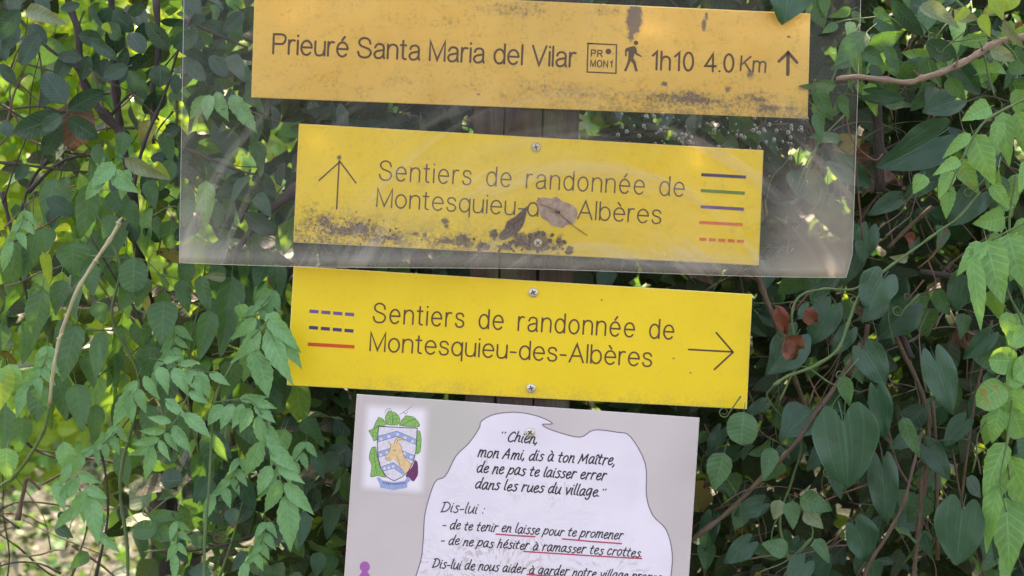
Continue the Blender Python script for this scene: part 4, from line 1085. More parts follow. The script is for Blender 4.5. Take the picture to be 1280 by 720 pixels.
def tangle(root, x0, x1, y0, y1, d0, d1, n, mats, w=(1.5, 4), name='twig', lean=0.5, keep=None, ln=(80, 260), seed=0):
    r = random.Random(seed + n)
    for i in range(n):
        x, y = r.uniform(x0, x1), r.uniform(y0, y1); d = r.uniform(d0, d1)
        if keep and not keep(x, y): continue
        if hidden(x, y): continue
        a = r.gauss(math.pi / 2, lean * 1.3); L_ = r.uniform(*ln); pts = []
        for q in range(5):
            pts.append((x, y, d)); a += r.gauss(0, 0.28)
            x += math.cos(a) * L_ / 5; y -= math.sin(a) * L_ / 5; d += r.uniform(-0.015, 0.015)
            d = max(d, 0.02)
        P3 = smooth_pts(pts, 3); mb = MB(); ww = r.uniform(*w)
        add_tube(mb, [W(p_[0], p_[1], p_[2]) for p_ in P3], [ww / 2560 * (CAMD + p_[2]) / CAMD * (1 - 0.6 * j / len(P3)) for j, p_ in enumerate(P3)], 5, 0, .15)
        mb.build(name, [r.choice(mats)], root, smooth=True)

def dens_left(px, py):
    d = np.ones_like(px) * 0.85
    hole = (np.sin(px * 0.045 + 1) * np.sin(py * 0.05 + 2) + 0.5 * np.sin(px * 0.11 + py * 0.07)) 
    d = np.where((px < 235) & (py < 330), 0.04 + 0.28 * (hole > 0.3), d)
    d = np.where((px >= 235) & (px < 370) & (py < 340), 0.25 + 0.5 * (hole > -0.1), d)
    d = np.where((px < 30) & (py > 60) & (py < 450), 0.1, d)
    d = np.where((px < 340) & (py >= 330) & (py < 560), 0.25 + 0.5 * (hole > 0.1), d)
    d = np.where((px < 165) & (py > 500), 0.0, d)
    d = np.where((px >= 140) & (px < 250) & (py > 560), 0.45, d)
    d = np.where(px < -60, 0.12, d)
    d = np.where(py < -20, 0.8, d)
    return d
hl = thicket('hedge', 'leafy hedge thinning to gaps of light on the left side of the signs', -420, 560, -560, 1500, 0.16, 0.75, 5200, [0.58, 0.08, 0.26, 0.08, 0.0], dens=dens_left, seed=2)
def dens_right(px, py):
    hole = (np.sin(px * 0.05 + 1) * np.sin(py * 0.06 + 2) + 0.5 * np.sin(px * 0.13 + py * 0.09))
    return np.where((px > 1180) & (py < 320) & (hole > 0.5), 0.5, 0.97)
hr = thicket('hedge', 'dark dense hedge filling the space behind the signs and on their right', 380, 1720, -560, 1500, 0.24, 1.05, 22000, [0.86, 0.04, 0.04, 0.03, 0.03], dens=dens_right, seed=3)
tangle(hl, -60, 420, 60, 800, 0.06, 0.5, 120, [M_BARK, M_TWIG, M_BARK, M_BEIGE], (1.5, 4.5), lean=0.8, seed=4)
tangle(hr, 860, 1330, 100, 850, 0.12, 0.45, 140, [M_TWIG, M_BARK, M_TWIG, M_REDSTEM], (1.5, 5), lean=0.55, seed=5)
tangle(hr, 870, 1310, 120, 800, 0.02, 0.24, 150, [M_BEIGE, M_TWIG, M_BEIGE, M_GREENSTEM], (1, 2.6), lean=0.7, seed=15, ln=(40, 170))
tangle(hr, 380, 960, 120, 360, 0.12, 0.35, 60, [M_TWIG, M_BARK], (1.5, 4), lean=0.7, seed=6)

def fill(plant, keys, n, rect, size, ratio, yr, angle, keep=None, seed=0, mind=0):
    """n leaves of a plant spread over a region; angle = (mean, spread) of the tip direction, degrees below horizontal-right"""
    r = random.Random(seed); cnt = 0; tries = 0
    while cnt < n and tries < n * 30:
        tries += 1
        x, y = r.uniform(rect[0], rect[2]), r.uniform(rect[1], rect[3])
        if keep and not keep(x, y, r): continue
        a = R(r.gauss(*angle)); L_ = r.uniform(*size)
        tx, ty = x + math.cos(a) * L_, y + math.sin(a) * L_
        if hidden((x+tx)/2, (y+ty)/2, 6) or hidden(x, y, 25) and hidden(tx, ty, 25): continue
        plant.leaf(r.choice(keys), x, y, tx, ty, r.uniform(*ratio), r.uniform(*yr), dy=r.uniform(-.8, .6), roll=r.gauss(0, .7)); cnt += 1

# ---- evergreen shrub, upper left
sh = Plant('evergreen_shrub', 'evergreen shrub with dark leathery oval leaves at the upper left', 'shrub', W(120, 900, 0.12), part='leaf')
sh.stem([(330, 1500, .5), (350, 900, .5), (345, 760, .45), (290, 600, .42), (210, 450, .34), (176, 330), (165, 240), (150, 160), (142, 80), (138, -40), (130, -300)], 0.14, 17, M_BARK, 'trunk', 0.45)
sh.stem([(160, 175), (135, 148), (112, 118), (100, 85), (98, 40), (85, 0), (70, -80)], 0.10, 13, M_BARK, 'branch', 0.6)
for pts, w in (([(165, 240), (180, 180), (205, 120), (222, 65), (240, 20)], 5), ([(112, 118), (85, 140), (50, 133), (0, 138), (-40, 140)], 3.5), ([(135, 148), (160, 120), (190, 100), (225, 60)], 4), ([(105, 90), (60, 60), (20, 20), (-10, 0)], 4.5),
               ([(168, 250), (120, 195), (80, 145)], 4), ([(20, 75), (50, 85), (90, 95)], 3), ([(45, 50), (52, 90), (48, 140), (46, 200)], 3), ([(0, 90), (30, 110), (60, 140)], 3), ([(172, 160), (140, 160), (100, 168)], 3), ([(195, 0), (198, 60), (190, 120), (192, 180)], 8), ([(35, 240), (70, 207), (95, 196), (125, 194)], 5),
               ([(8, 160), (20, 110), (35, 92), (45, 98)], 3), ([(3, 240), (12, 280), (25, 330), (35, 380)], 6), ([(60, 200), (40, 225), (25, 270), (20, 320)], 5), ([(0, 203), (60, 210), (110, 215)], 4), ([(230, 25), (275, 45), (310, 60)], 5), ([(245, 5), (260, 40), (275, 60)], 4), ([(230, 185), (290, 210), (330, 222)], 4), ([(300, 330), (270, 290), (255, 250)], 6), ([(380, 230), (330, 270), (290, 320)], 14)):
    sh.stem(pts, random.uniform(0.04, 0.12), w, M_BARK if w > 3.2 else M_TWIG, 'branch', 0.5)
for L_ in ((82,130,54,90,.66,.02),(84,148,123,172,.62,.0),(80,143,17,168,.48,.01),(78,144,52,163,.6,-.01),(77,155,54,195,.5,.04),(85,137,130,113,.5,.03),(161,88,183,124,.52,.0),(200,80,201,109,.98,.0),(160,83,130,97,.62,.02),
           (212,62,182,28,.52,.0),(217,60,247,40,.62,.01),(128,50,98,45,.75,.03),(113,52,148,74,.4,.0),(181,66,161,40,.62,.05),(25,12,-8,50,.5,.0),(24,32,5,64,.5,.03),(48,40,27,82,.5,.03),(36,30,58,56,.6,.06),(72,70,103,72,.5,.05),(88,65,70,102,.5,.06),
           (228,72,257,100,.5,.03),(233,-2,252,18,.5,.03),(219,92,222,118,.6,.07),(3,152,15,170,.75,.04),(33,12,82,30,.38,.02),(180,5,160,20,.6,.04),(240,-15,200,-5,.5,.05),(58,248,93,268,.6,.03),(62,262,66,285,.5,.06),(150,88,158,60,.5,.07),
           (88,170,110,150,.5,.08),(65,110,50,135,.5,.09),(120,66,118,92,.5,.07),(262,70,285,95,.55,.04),(280,48,262,76,.6,.05),(230,60,262,82,.5,.05),(250,30,290,38,.45,.06),(305,15,280,40,.5,.05),(215,40,235,25,.5,.08),(140,10,120,30,.55,.06),(60,20,45,-10,.5,.04),(100,5,75,12,.5,.03),(0,80,20,105,.5,.06),(20,0,0,-10,.5,.02),(35,205,20,225,.6,.06)):
    sh.leaf('A' if L_[0] != 33 else 'P', *L_[:5], y=L_[5], roll=random.uniform(-.35, .35))
sh.leaf('Y', 220, 55, 207, 43, .55, .04); sh.leaf('L', 128, 30, 140, 42, .7, .02)
fill(sh, ['A', 'A', 'A', 'B'], 44, (-20, -30, 300, 150), (28, 44), (.45, .65), (.06, .16), (80, 60), lambda x, y, r: not (x < 110 and y > 60) or r.random() < 0.1, seed=11)
fill(sh, ['A', 'A', 'H'], 46, (130, 130, 360, 330), (26, 44), (.45, .7), (.08, .18), (80, 50), lambda x, y, r: r.random() < 0.6, seed=12)
sh.leaf('W', 88, 130, 92, 192, .95, .07, label='blurred reddish brown dead leaf', name='withered_leaf')

# ---- broad drooping leaves of the climber, left
vl = Plant('climbing_vine', 'climbing vine with broad mid-green drooping leaves at the left edge', 'climbing vine', W(150, 1000, 0.06), part='leaf')
for pts, w, m in (([(150, 1500), (140, 1000), (160, 720), (150, 600), (175, 480), (140, 400), (150, 330), (120, 260), (130, 200)], 5, M_GREENSTEM), ([(106, 320), (150, 322), (180, 325), (200, 343)], 2, M_GREENSTEM), ([(190, 270), (215, 258), (240, 268), (260, 295)], 1.8, M_GREENSTEM),
                  ([(200, 343), (225, 350), (250, 365)], 2, M_GREENSTEM), ([(108, 412), (150, 415), (160, 432), (175, 450)], 3, M_GREENSTEM), ([(150, 280), (158, 300), (155, 330)], 2, M_GREENSTEM), ([(250, 570), (235, 500), (240, 420), (262, 340)], 3, M_GREENSTEM), ([(-20, 330), (20, 300), (60, 280), (100, 250)], 3, M_TWIG),
                  ([(120, 720), (135, 640), (125, 560), (100, 520)], 3.5, M_BARK), ([(90, 720), (110, 650), (95, 600)], 3, M_TWIG), ([(22, 650), (30, 612), (35, 598), (50, 612)], 6, M_TWIG), ([(200, 690), (260, 686), (320, 668)], 4, M_BARK), ([(275, 720), (290, 675), (300, 640), (310, 600)], 3, M_GREENSTEM), ([(180, 690), (230, 685), (275, 684)], 2, M_GREENSTEM)):
    vl.stem(pts, 0.05, w, m, 'stem', 0.6)
for L_ in ((112,230,104,312,.36),(125,245,117,283,.48),(138,240,163,272,.8),(45,290,30,350,.4),(55,285,58,317,.85),(90,302,93,346,.95),(52,362,42,428,.5),(95,405,76,480,.46),(128,415,120,478,.36),(150,435,135,485,.42),
           (172,400,184,441,.64),(205,376,203,432,.66),(215,408,222,458,.62),(225,350,236,392,.5),(290,345,278,448,.34),(313,312,310,380,.5),(262,388,250,452,.42),(292,450,280,505,.5),(65,440,55,495,.5),(38,400,30,455,.45),
           (140,328,145,362,.75),(195,270,200,300,.5),(215,275,212,315,.7),(120,378,130,405,.8),(235,325,228,365,.55),(250,345,262,392,.45),(180,345,172,385,.6),(20,300,10,370,.5),(78,350,70,395,.5),(110,330,118,370,.6),(190,430,180,480,.5),(240,400,235,450,.5),
           (50,480,45,530,.6),(5,500,8,568,.5),(30,520,22,570,.5),(70,470,85,525,.5),(95,480,105,540,.5),(160,490,140,540,.4),(215,460,205,520,.5),(245,455,255,510,.5),(320,395,300,450,.4),(345,330,350,375,.5),(275,330,265,365,.6),
           (170,345,150,390,.6),(160,250,172,290,.5),(185,225,195,262,.5),(155,165,150,200,.55),(185,150,180,190,.5),(205,165,215,205,.45),(120,180,128,215,.5),(130,190,112,232,.5),(215,200,200,240,.5),(140,268,130,300,.6),
           (262,540,262,590,.5),(220,510,228,570,.5),(185,505,190,560,.45),(150,560,160,610,.5),(120,505,118,560,.4)):
    vl.leaf('B', *L_[:5], y=random.uniform(0.0, 0.09), dy=random.uniform(-.4, .2))
vl.leaf('Q', 168, 322, 166, 366, .8, -.01, roll=.1)
for L_ in ((85,310,104,345,.6),(55,315,62,358,.36),(20,488,27,524,.8),(8,560,8,602,.8),(95,410,88,432,.6),(190,205,214,224,.5),(170,398,178,412,.3),(180,365,188,400,.3),(10,455,22,500,.55),(262,545,285,578,.36),(0,460,-4,520,.7),(300,380,305,400,.8)):
    vl.leaf('L' if L_[0] not in (8, 10, 300, 85, 95, 262, 20, -4) else 'E', *L_[:5], y=0.02)
for L_ in ((143,205,112,234,.55),(155,198,212,226,.32),(140,216,172,242,.5),(128,222,105,250,.5),(160,212,150,250,.5)):
    vl.leaf('P' if L_[0] == 155 else 'C', *L_[:5], y=-0.02, roll=.3)
vl.leaf('P', 283, 347, 254, 345, .42, .03)
for L_ in ((110,690,88,712,.6),(185,645,233,644,.36),(188,662,230,673,.5),(265,598,240,628,.75),(290,635,291,660,.8),(262,714,234,714,.7),(300,600,320,640,.5),(350,660,330,690,.6),(310,690,290,715,.6),(380,640,372,690,.5),(395,560,405,600,.5),(400,690,395,722,.6)):
    vl.leaf('N' if L_[0] > 260 else 'B', *L_[:5], y=0.03)
vl.leaf('Q', 166, 664, 196, 662, .8, .02); vl.leaf('H', 229, 600, 199, 602, .9, .03, roll=.5); vl.leaf('Y', 253, 560, 256, 642, .32, .04)
for L_ in ((98,598,71,630,.46),(108,613,87,652,.42),(112,618,122,682,.36),(108,610,134,623,.5),(98,592,126,604,.46),(80,553,86,592,.6),(88,578,73,612,.32),(122,665,151,692,.3),(70,600,80,640,.4),(128,640,118,670,.5)):
    vl.leaf('C', *L_[:5], y=0.0, roll=random.uniform(-.3, .3))
vl.leaf('N', 82, 640, 75, 655, .9, .04); vl.leaf('N', 70, 656, 92, 672, .6, .04)
fill(vl, ['B', 'B', 'B', 'B2'], 80, (-10, 220, 370, 540), (40, 74), (.34, .52), (.06, .15), (95, 16), lambda x, y, r: not (x < 50 and r.random() < .7) and not (x < 120 and y > 470), seed=21)
fill(vl, ['N', 'B', 'H', 'B'], 60, (200, 520, 440, 730), (26, 50), (.45, .8), (.05, .16), (90, 45), seed=22)
fill(vl, ['B', 'A', 'N'], 40, (230, -10, 330, 330), (28, 50), (.4, .6), (.03, .12), (90, 35), seed=23)
fill(vl, ['L', 'E'], 14, (-10, 60, 130, 330), (20, 34), (.5, .7), (.15, .3), (90, 60), seed=24)
# the bare straw-coloured shoot
ds = Plant('dry_stem', 'pale straw-coloured bare stem leaning across the leaves at left', 'dry stem', W(0, 612, -0.02))
ds.stem([(150, 278, -.03), (137, 300, -.03), (120, 325, -.03), (97, 362, -.03), (84, 395, -.025), (74, 425, -.02), (67, 460, -.02), (62, 505, -.01)], 0, 4.8, M_STRAW, 'stem', .9, seg=8, wob=.03)
ds.stem([(62, 505, -.01), (56, 535, 0), (42, 562, .02), (18, 595, .03), (-12, 618, .04), (-120, 720, .1), (-200, 1200, .2)], 0, 3.8, M_GREENSTEM, 'stem', 1.4, seg=8, wob=.03)
for (a, b) in ((148, 280), (120, 327), (74, 425)):
    ds.stem([(a - 1, b), (a + 2, b - 5), (a + 5, b - 8)], -.033, 5, M_STRAW, 'node', .4)

# ---- compound leaves (feathered) in front, lower left
cv = Plant('trailing_vine', 'trailing vine of fresh feathery compound leaves hanging left of the lower signs', 'trailing vine', W(265, 900, 0.0))
cv.stem([(262, 1400), (262, 1000), (255, 720), (262, 600), (268, 503), (285, 465), (295, 450), (318, 424), (340, 400), (352, 388)], -.01, 4, M_GREENSTEM, 'stem', .6)
def compound(rach, leaflets, y, w=2.2):
    P3 = smooth_pts([(a, b) for a, b in rach], 5); mb = MB()
    yy = [y + 0.01 * math.sin(i * .4) for i in range(len(P3))]
    pts = [W(p_[0], p_[1], q) for p_, q in zip(P3, yy)]
    add_tube(mb, pts, [w / 2560 * (1 - .5 * i / len(pts)) for i in range(len(pts))], 5)
    org = pts[0]; o = mb.build('compound_leaf', [M_GREENSTEM], cv.root, origin=org, smooth=True)
    for L_ in leaflets:
        B = W(L_[0], L_[1], y); L0 = (W(L_[2], L_[3], y) - B).length; T = W(L_[2], L_[3], y + random.uniform(-.35, .15) * L0)
        m = leaf_matrix(B, T, L_[4], random.uniform(-.45, .45))
        c_ = bpy.data.objects.new('leaflet', random.choice(K['C'])); COL.objects.link(c_); c_.parent = o; c_.matrix_local = Matrix.Translation(-org) @ m
compound([(295, 450), (305, 432), (319, 418), (335, 400), (342, 392)], [(332,392,376,440,.32),(336,402,379,462,.34),(333,412,366,482,.34),(322,444,336,498,.5),(320,398,288,426,.42),(325,412,290,456,.36),(318,436,322,482,.5),(340,390,352,400,.5)], -.035)
compound([(268, 503), (290, 500), (312, 500), (328, 520), (336, 550), (346, 585), (357, 620)], [(278,506,258,532,.52),(291,505,275,537,.48),(303,505,290,537,.48),(313,510,299,542,.48),(322,520,333,562,.42),(326,552,306,597,.46),(338,582,321,620,.46),(350,600,331,642,.46),(357,619,363,692,.4),
    (312,498,346,511,.36),(318,506,345,529,.42),(331,530,352,562,.42),(338,558,374,592,.42),(346,582,381,605,.36),(356,604,393,644,.36),(335,545,355,580,.4),(300,498,335,497,.35)], -.03)
compound([(243, 470), (232, 500), (222, 522), (208, 538), (196, 550), (190, 558)], [(214,528,183,521,.34),(207,538,173,539,.36),(199,548,163,556,.38),(193,556,160,571,.38),(190,557,181,604,.36),(199,550,213,577,.36),(206,541,223,565,.38),(216,532,239,567,.4),(230,516,264,548,.4),(207,502,235,523,.36),(222,505,205,498,.4),(236,490,262,505,.4)], -.025)
compound([(175, 465), (168, 482), (160, 495)], [(163,488,141,536,.38),(172,486,182,518,.42),(160,494,166,530,.42),(172,476,150,500,.4),(180,470,200,500,.4)], -.01)
compound([(188, 448), (215, 455), (240, 462), (268, 466)], [(198,458,211,492,.46),(217,460,236,494,.46),(232,462,255,494,.44),(248,464,262,500,.44),(204,452,226,446,.4),(225,456,250,452,.4),(262,466,288,482,.4)], -.015)
for (cx_, cy_, an_, n_, ll) in ((330, 640, 75, 4, 26), (150, 520, 100, 4, 26), (215, 640, 60, 3, 24), (385, 540, 95, 4, 26), (60, 420, 80, 4, 30), (130, 600, 110, 3, 24), (345, 350, 100, 3, 28), (215, 395, 70, 4, 28), (30, 250, 80, 3, 28), (300, 560, 85, 4, 26)):
    a_ = R(an_); st_ = 13; rr_ = [(cx_ + math.cos(a_ + .12 * i) * st_ * i, cy_ + math.sin(a_ + .12 * i) * st_ * i) for i in range(n_ + 2)]
    lf = []
    for i in range(1, n_ + 1):
        for sd in (-1, 1):
            q_ = a_ + .12 * i + sd * R(random.uniform(38, 58)); q_ = q_ * .8 + R(90) * .2
            lf.append((rr_[i][0], rr_[i][1], rr_[i][0] + math.cos(q_) * ll * random.uniform(.8, 1.1), rr_[i][1] + math.sin(q_) * ll * random.uniform(.85, 1.15), .42))
    lf.append((rr_[-1][0], rr_[-1][1], rr_[-1][0] + math.cos(a_ + .5) * ll * 1.4, rr_[-1][1] + math.sin(a_ + .3) * ll * 1.5, .36))
    compound(rr_, lf, random.uniform(.0, .03), 1.8)
compound([(262, 130), (262, 115), (255, 100)], [(262,118,258,150,.5),(270,115,285,152,.45),(256,120,236,150,.5),(290,118,305,155,.5),(298,130,320,165,.45)], .03)
compound([(1208, 130), (1215, 128)], [], 0) if False else None

# ---- greenbrier with dark heart leaves, right
gb = Plant('heart_leaved_vine', 'thorny climbing vine with dark bluish heart-shaped leaves right of the signs', 'climbing vine', W(1080, 1000, 0.05), part='heart_leaf')
for pts, y, w in (([(967, 482), (985, 470), (1017, 458), (1047, 437), (1060, 405), (1076, 366), (1110, 335), (1142, 312), (1175, 288), (1200, 270), (1225, 240)], -.02, 4.5), ([(992, 420), (990, 392), (1000, 370), (1030, 361), (1063, 362), (1080, 354), (1100, 338)], -.02, 3.5), ([(975, 500), (1000, 458), (1040, 480), (1075, 490)], .0, 2.5),
                  ([(1062, 482), (1057, 500), (1055, 532)], .0, 2), ([(1055, 532), (1040, 510), (1060, 480), (1085, 438)], .02, 2), ([(1105, 1400), (1090, 900), (1010, 750), (975, 660), (990, 600), (1000, 550), (960, 500), (967, 482)], .06, 4), ([(980, 720), (1000, 690), (1015, 672), (1012, 650), (990, 625)], .01, 2.5), ([(1015, 672), (985, 700), (950, 715)], .01, 2.5),
                  ([(1120, 350), (1110, 390), (1118, 430)], .03, 2), ([(1165, 45), (1140, 20), (1110, 20), (1060, 25), (1040, 30)], -.01, 2.2), ([(1110, 20), (1140, 40), (1190, 52), (1230, 45), (1262, 55)], .0, 2.2), ([(1228, 60), (1235, 90), (1243, 120)], -.01, 3), ([(1075, 30), (1040, 100), (1025, 170), (1000, 240)], .02, 2.4), ([(1060, 140), (1035, 165), (1010, 200), (995, 240)], .02, 2.4)):
    gb.stem(pts, y, w, M_GREENSTEM, 'stem', .6)
for L_ in ((1103,350,1082,389,1.12,-.03),(1055,530,1065,615,.9,-.04),(1010,385,997,399,.9,.0),(1037,388,1012,433,.72,.0),(993,424,958,468,.85,.0),(1083,440,1109,482,.8,-.01),(1060,415,1040,446,.65,.03),(1100,383,1077,402,.8,.03),(1220,245,1184,283,.8,-.01),(1205,350,1194,392,.75,.03),
           (1135,385,1098,425,.8,.04),(1170,452,1191,518,.58,-.01),(1097,493,1108,551,.46,-.02),(1103,586,1109,658,.5,-.01),(1040,592,1053,625,.46,.0),(1203,640,1193,707,.85,-.02),(1193,125,1153,140,.85,.0),(1170,172,1100,212,.68,.03),(1090,118,1133,124,.5,.03),(1070,660,1090,704,.8,.02),
           (1005,705,984,732,.9,.0),(950,630,917,646,.7,.03),(1140,545,1110,560,.6,.05),(1205,528,1180,557,.7,.03),(1085,290,1075,330,.7,.03),(1070,320,1050,360,.6,.05),(1040,350,1015,372,.55,.03),(985,-24,984,28,1.25,-.006),(1150,0,1120,20,.6,.05),(1200,85,1225,120,.6,.05),(1150,80,1120,95,.6,.06),
           (1050,205,1090,235,.6,.07),(1120,250,1085,268,.6,.07),(1230,215,1200,240,.6,.05),(1165,220,1130,250,.6,.06),(1240,330,1260,375,.5,.06),(1160,560,1190,600,.6,.06),(1235,420,1205,450,.6,.04),(900,540,885,570,.6,.06),(935,680,905,705,.7,.04),(890,650,880,690,.6,.05),(1030,560,1010,590,.6,.05),(955,505,930,520,.6,.05),(1262,660,1242,700,.6,.05)):
    gb.leaf('D', *L_[:5], y=L_[5], dy=random.uniform(-.25, .25), roll=random.uniform(-.35, .35))
fill(gb, ['D', 'N', 'K2', 'K2', 'H', 'B'], 105, (870, -20, 1290, 740), (20, 46), (.42, .8), (.04, .2), (90, 42), lambda x, y, r: math.sin(x * .04 + y * .02) + math.sin(y * .05 - x * .015) > -.2, seed=31)
fill(gb, ['D', 'N', 'K'], 34, (366, 125, 960, 345), (22, 44), (.45, .7), (.10, .25), (90, 50), lambda x, y, r: not (580 < x < 730), seed=32)
# curling tendrils
for (x, y, s_, m) in ((992, 382, 5, M_REDSTEM), (1122, 388, 6, M_GREENSTEM), (1134, 370, 4, M_REDSTEM), (1165, 45, 5, M_GREENSTEM), (1068, 375, 5, M_GREENSTEM), (1050, 468, 5, M_GREENSTEM), (1210, 240, 5, M_GREENSTEM), (272, 672, 5, M_REDSTEM), (183, 640, 5, M_GREENSTEM), (905, 515, 6, M_GREENSTEM), (1035, 590, 6, M_GREENSTEM), (1175, 60, 5, M_GREENSTEM), (1262, 590, 5, M_GREENSTEM)):
    pts = [(x + 26 + random.uniform(-6, 6), y - 20, -.02)] + [(x + s_ * (1.2 - k / 14) * math.cos(k * .8), y + s_ * (1.2 - k / 14) * math.sin(k * .8), -.02 + .001 * k) for k in range(12)]
    (gb if x > 500 else vl).stem(pts, -.02, 1.8, m, 'tendril', .6, sm=3, seg=5, wob=0)
for L_ in ((970,383,986,422,.45,-.03),(1007,388,1023,406,.85,-.03),(982,422,1008,440,1.0,-.03),(1132,296,1148,300,.9,0),(980,425,1000,448,.8,-.025)):
    gb.leaf('R', *L_[:5], y=L_[5], dy=.1, name='withered_leaf', label='curled dead leaf gone red brown')

# ---- fresh light leaves, right edge and top right
ve = Plant('climbing_vine', 'climbing vine with fresh light green pointed leaves at the right edge', 'climbing vine', W(1290, 1000, 0.0), part='leaf')
for pts, y, w in (([(1300, 1500), (1310, 900), (1290, 600), (1275, 480), (1285, 400), (1262, 290), (1270, 220)], -.01, 4), ([(1290, 120), (1255, 137), (1228, 155), (1210, 185), (1195, 215), (1185, 240)], -.04, 3.6), ([(1300, 270), (1262, 288), (1240, 300)], -.04, 3), ([(1262, 540), (1250, 600), (1258, 640)], -.04, 2.5), ([(1255, 345), (1262, 370), (1275, 395), (1282, 420)], 0, 3),
                  ([(1195, 0), (1230, 35), (1262, 60), (1280, 90)], .0, 3), ([(1265, 500), (1258, 555), (1262, 600)], -.03, 2)):
    ve.stem(pts, y, w, M_GREENSTEM, 'stem', .7)
for L_ in ((1253,140,1262,208,.36),(1217,168,1243,232,.5),(1213,167,1178,198,.36),(1200,200,1166,218,.4),(1198,200,1224,242,.5),(1270,140,1294,192,.5),(1155,218,1143,242,.75),(1190,213,1173,248,.5),(1238,133,1202,149,.6),(1185,230,1182,274,.46),(1257,272,1219,281,.75),(1260,292,1278,360,.55),(1233,300,1252,380,.5),
           (1230,303,1197,342,.42),(1258,390,1263,428,.5),(1262,570,1292,642,.5),(1258,622,1263,720,.45),(1270,595,1302,662,.5),(1250,150,1240,190,.45),(1240,230,1262,262,.5),(1290,200,1275,240,.5),(1285,300,1290,350,.5),(905,566,893,615,.66),(1000,622,1042,637,.62),(985,688,952,680,.75),(1018,674,1038,704,.52),(988,627,993,662,.62),(1055,470,1063,509,.5),(1128,522,1150,574,.36),(965,560,955,602,.5)):
    ve.leaf('E' if L_[0] > 1150 else 'B', *L_[:5], y=random.uniform(-.05, .0), dy=random.uniform(-.3, .2), roll=random.uniform(-.35, .35))
for L_ in ((1215,320,1226,414,.24),(1257,553,1227,621,.38),(1247,606,1231,692,.26),(1250,508,1240,556,.5),(1270,-12,1234,18,.8),(1227,18,1238,46,.5),(1210,10,1190,30,.4),(1240,-5,1255,25,.5)):
    ve.leaf('L' if L_[1] < 100 else 'E', *L_[:5], y=-.03, roll=random.uniform(-.3, .3))
for L_ in ((1272,452,1236,448,1.0),(1285,413,1260,430,.9),(1292,450,1268,472,.9),(1276,462,1260,482,.9),(1255,480,1221,506,.8),(1270,480,1262,524,.8),(1265,512,1278,548,.8),(930,515,925,556,.95)):
    ve.leaf('O' if L_[0] > 1000 else 'Q', *L_[:5], y=-.03, roll=random.uniform(-.3, .3))
for L_ in ((1083,40,1043,84,.55),(1080,62,1133,38,.46),(1108,58,1124,92,.4),(1078,62,1106,80,.62),(1030,-8,1032,22,.5),(1064,12,1036,22,.45),(1047,30,1027,42,.55),(1093,10,1116,30,.45),(1130,-8,1137,10,.5),(1045,107,999,109,.36),(1185,97,1209,126,.6),(1260,83,1290,88,.6),(1110,70,1122,96,.45),(1050,120,1062,150,.4),(1020,110,1040,150,.5),(1020,140,1028,180,.4)):
    ve.leaf('B', *L_[:5], y=-.015 if L_[0] != 1045 else -.006, dy=.02)
ve.leaf('A', 1157, 52, 1196, 72, .56, -.02); ve.leaf('A', 1113, -2, 1154, 46, .36, -.02, roll=.5); ve.leaf('P', 1150, 8, 1200, 34, .42, -.03, roll=-.5); ve.leaf('P', 1193, 13, 1224, 25, .55, -.02); ve.leaf('P', 1238, 62, 1270, 76, .55, -.02); ve.leaf('P', 1255, 25, 1282, 62, .3, .0)
ve.leaf('P', 1135, 322, 1112, 322, .5, -.01); ve.leaf('P', 1005, 640, 1030, 660, .7, .0); ve.leaf('P', 975, 625, 968, 650, .8, .0); ve.leaf('N', 1015, 512, 978, 548, 1.0, .03)
fill(ve, ['B', 'E', 'N', 'B'], 70, (1080, -20, 1300, 130), (24, 48), (.4, .6), (.02, .14), (80, 60), seed=41)
fill(ve, ['E', 'B', 'E'], 36, (1235, 130, 1310, 740), (34, 60), (.4, .6), (.01, .1), (95, 25), seed=42)
fill(ve, ['B', 'E'], 14, (1000, 0, 1080, 140), (22, 40), (.4, .6), (.03, .1), (90, 50), seed=43)
fill(ve, ['B', 'B', 'N'], 26, (870, 500, 1240, 740), (24, 44), (.5, .8), (.02, .15), (95, 40), seed=44)

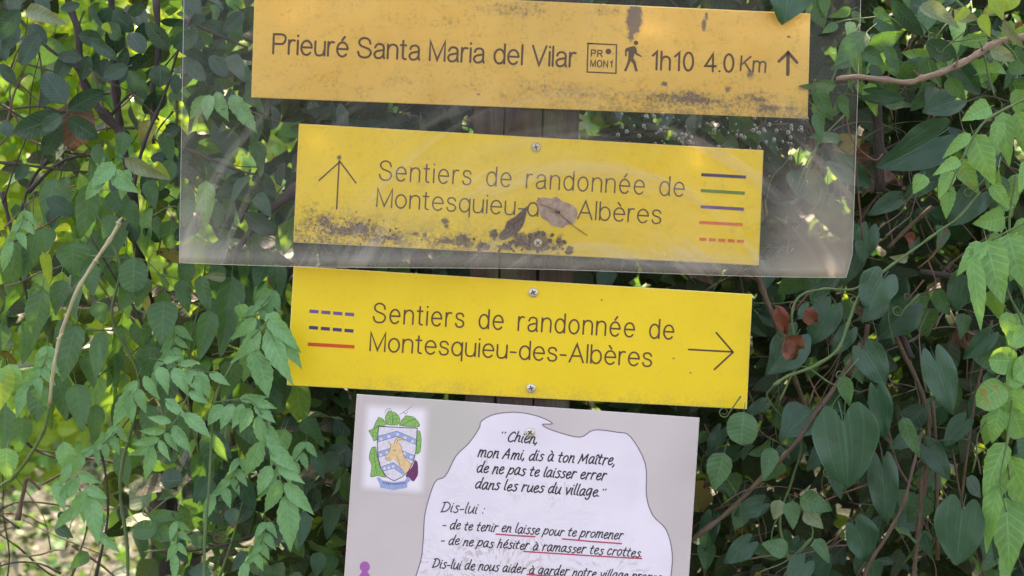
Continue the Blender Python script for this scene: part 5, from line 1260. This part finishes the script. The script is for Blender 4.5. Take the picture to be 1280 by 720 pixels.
# ---- bare branches on the right
br = Plant('bare_branch', 'bare pinkish brown branch poking out of the hedge at the upper right', 'branch', W(1300, 40, 0.0))
br.stem([(1046, 99, -.008), (1070, 96, -.02), (1100, 99, -.03), (1135, 103, -.03), (1152, 98, -.03), (1172, 92, -.03), (1200, 80, -.02), (1225, 66, -.01), (1245, 54, .0), (1290, 44, .03), (1420, 20, .15)], 0, 6.0, M_BRANCH, 'branch', 1.7, seg=8, wob=.08)
for (a, b, c_, d) in ((1150, 98, 1142, 88), (1193, 84, 1198, 70), (1228, 64, 1224, 52)): br.stem([(a, b), ((a+c_)/2+1, (b+d)/2), (c_, d)], -.03, 3.5, M_TWIG, 'side_twig', .5)
b2 = Plant('bare_branch', 'long bare brown branch slanting up behind the big heart leaf at lower right', 'branch', W(800, 740, 0.06))
b2.stem([(700, 860, .10), (790, 735, .06), (867, 673, .03), (910, 640, .03), (947, 603, .02), (973, 577, .02), (1000, 547, .02), (1020, 515, .02), (1038, 492, .03), (1075, 430, .06)], 0, 6.6, M_TWIG, 'branch', .75, seg=8)
b3 = Plant('bare_branch', 'thin bare ochre branch rising near the bottom right corner', 'branch', W(1080, 720, 0.03))
b3.stem([(1060, 800, .06), (1083, 713, .03), (1107, 673, .02), (1128, 632, .02), (1143, 577, .03), (1152, 540, .06)], 0, 5, M_TWIG, 'branch', .7, seg=8)
b4 = Plant('bare_branch', 'straight brown branch passing down behind the right end of the clean yellow sign', 'branch', W(975, 440, 0.03))
b4.stem([(930, 300, .06), (948, 348, .04), (960, 380, .03), (973, 412, .03), (985, 450, .05), (1010, 520, .1)], 0, 7.5, M_TWIG, 'branch', .85, seg=8)
for pts, w in (([(1085, 405), (1078, 440), (1060, 470)], 6), ([(1122, 405), (1130, 425), (1140, 448)], 8), ([(1150, 340), (1185, 345), (1210, 350)], 8), ([(1095, 130), (1098, 170), (1100, 240)], 13), ([(1165, 258), (1135, 285), (1110, 310)], 5), ([(1120, 420), (1160, 520), (1150, 640), (1140, 740)], 6), ([(1165, 500), (1170, 560), (1172, 700)], 5), ([(1190, 560), (1205, 640), (1230, 720)], 3), ([(1240, 400), (1215, 520), (1200, 640)], 4)):
    b = MB(); P3 = smooth_pts(pts, 4); add_tube(b, [W(p_[0], p_[1], .08) for p_ in P3], w / 2560 * 1.05, 6, 0, .12); b.build('twig', [M_BARK if w > 7 else M_TWIG], hr, smooth=True)
for pts in ([(1055, 130), (1065, 175), (1092, 200), (1104, 192)], [(1068, 180), (1072, 230), (1078, 300)], [(1185, 280), (1170, 315), (1148, 335)], [(1160, 325), (1170, 355), (1158, 368)], [(1000, 640), (1045, 620), (1100, 600)], [(1010, 470), (1025, 500), (1050, 540)]):
    b = MB(); P3 = smooth_pts(pts, 4); add_tube(b, [W(p_[0], p_[1], -.0) for p_ in P3], 2.2 / 2560, 5, 0, .1); b.build('twig', [M_REDSTEM], hr, smooth=True)
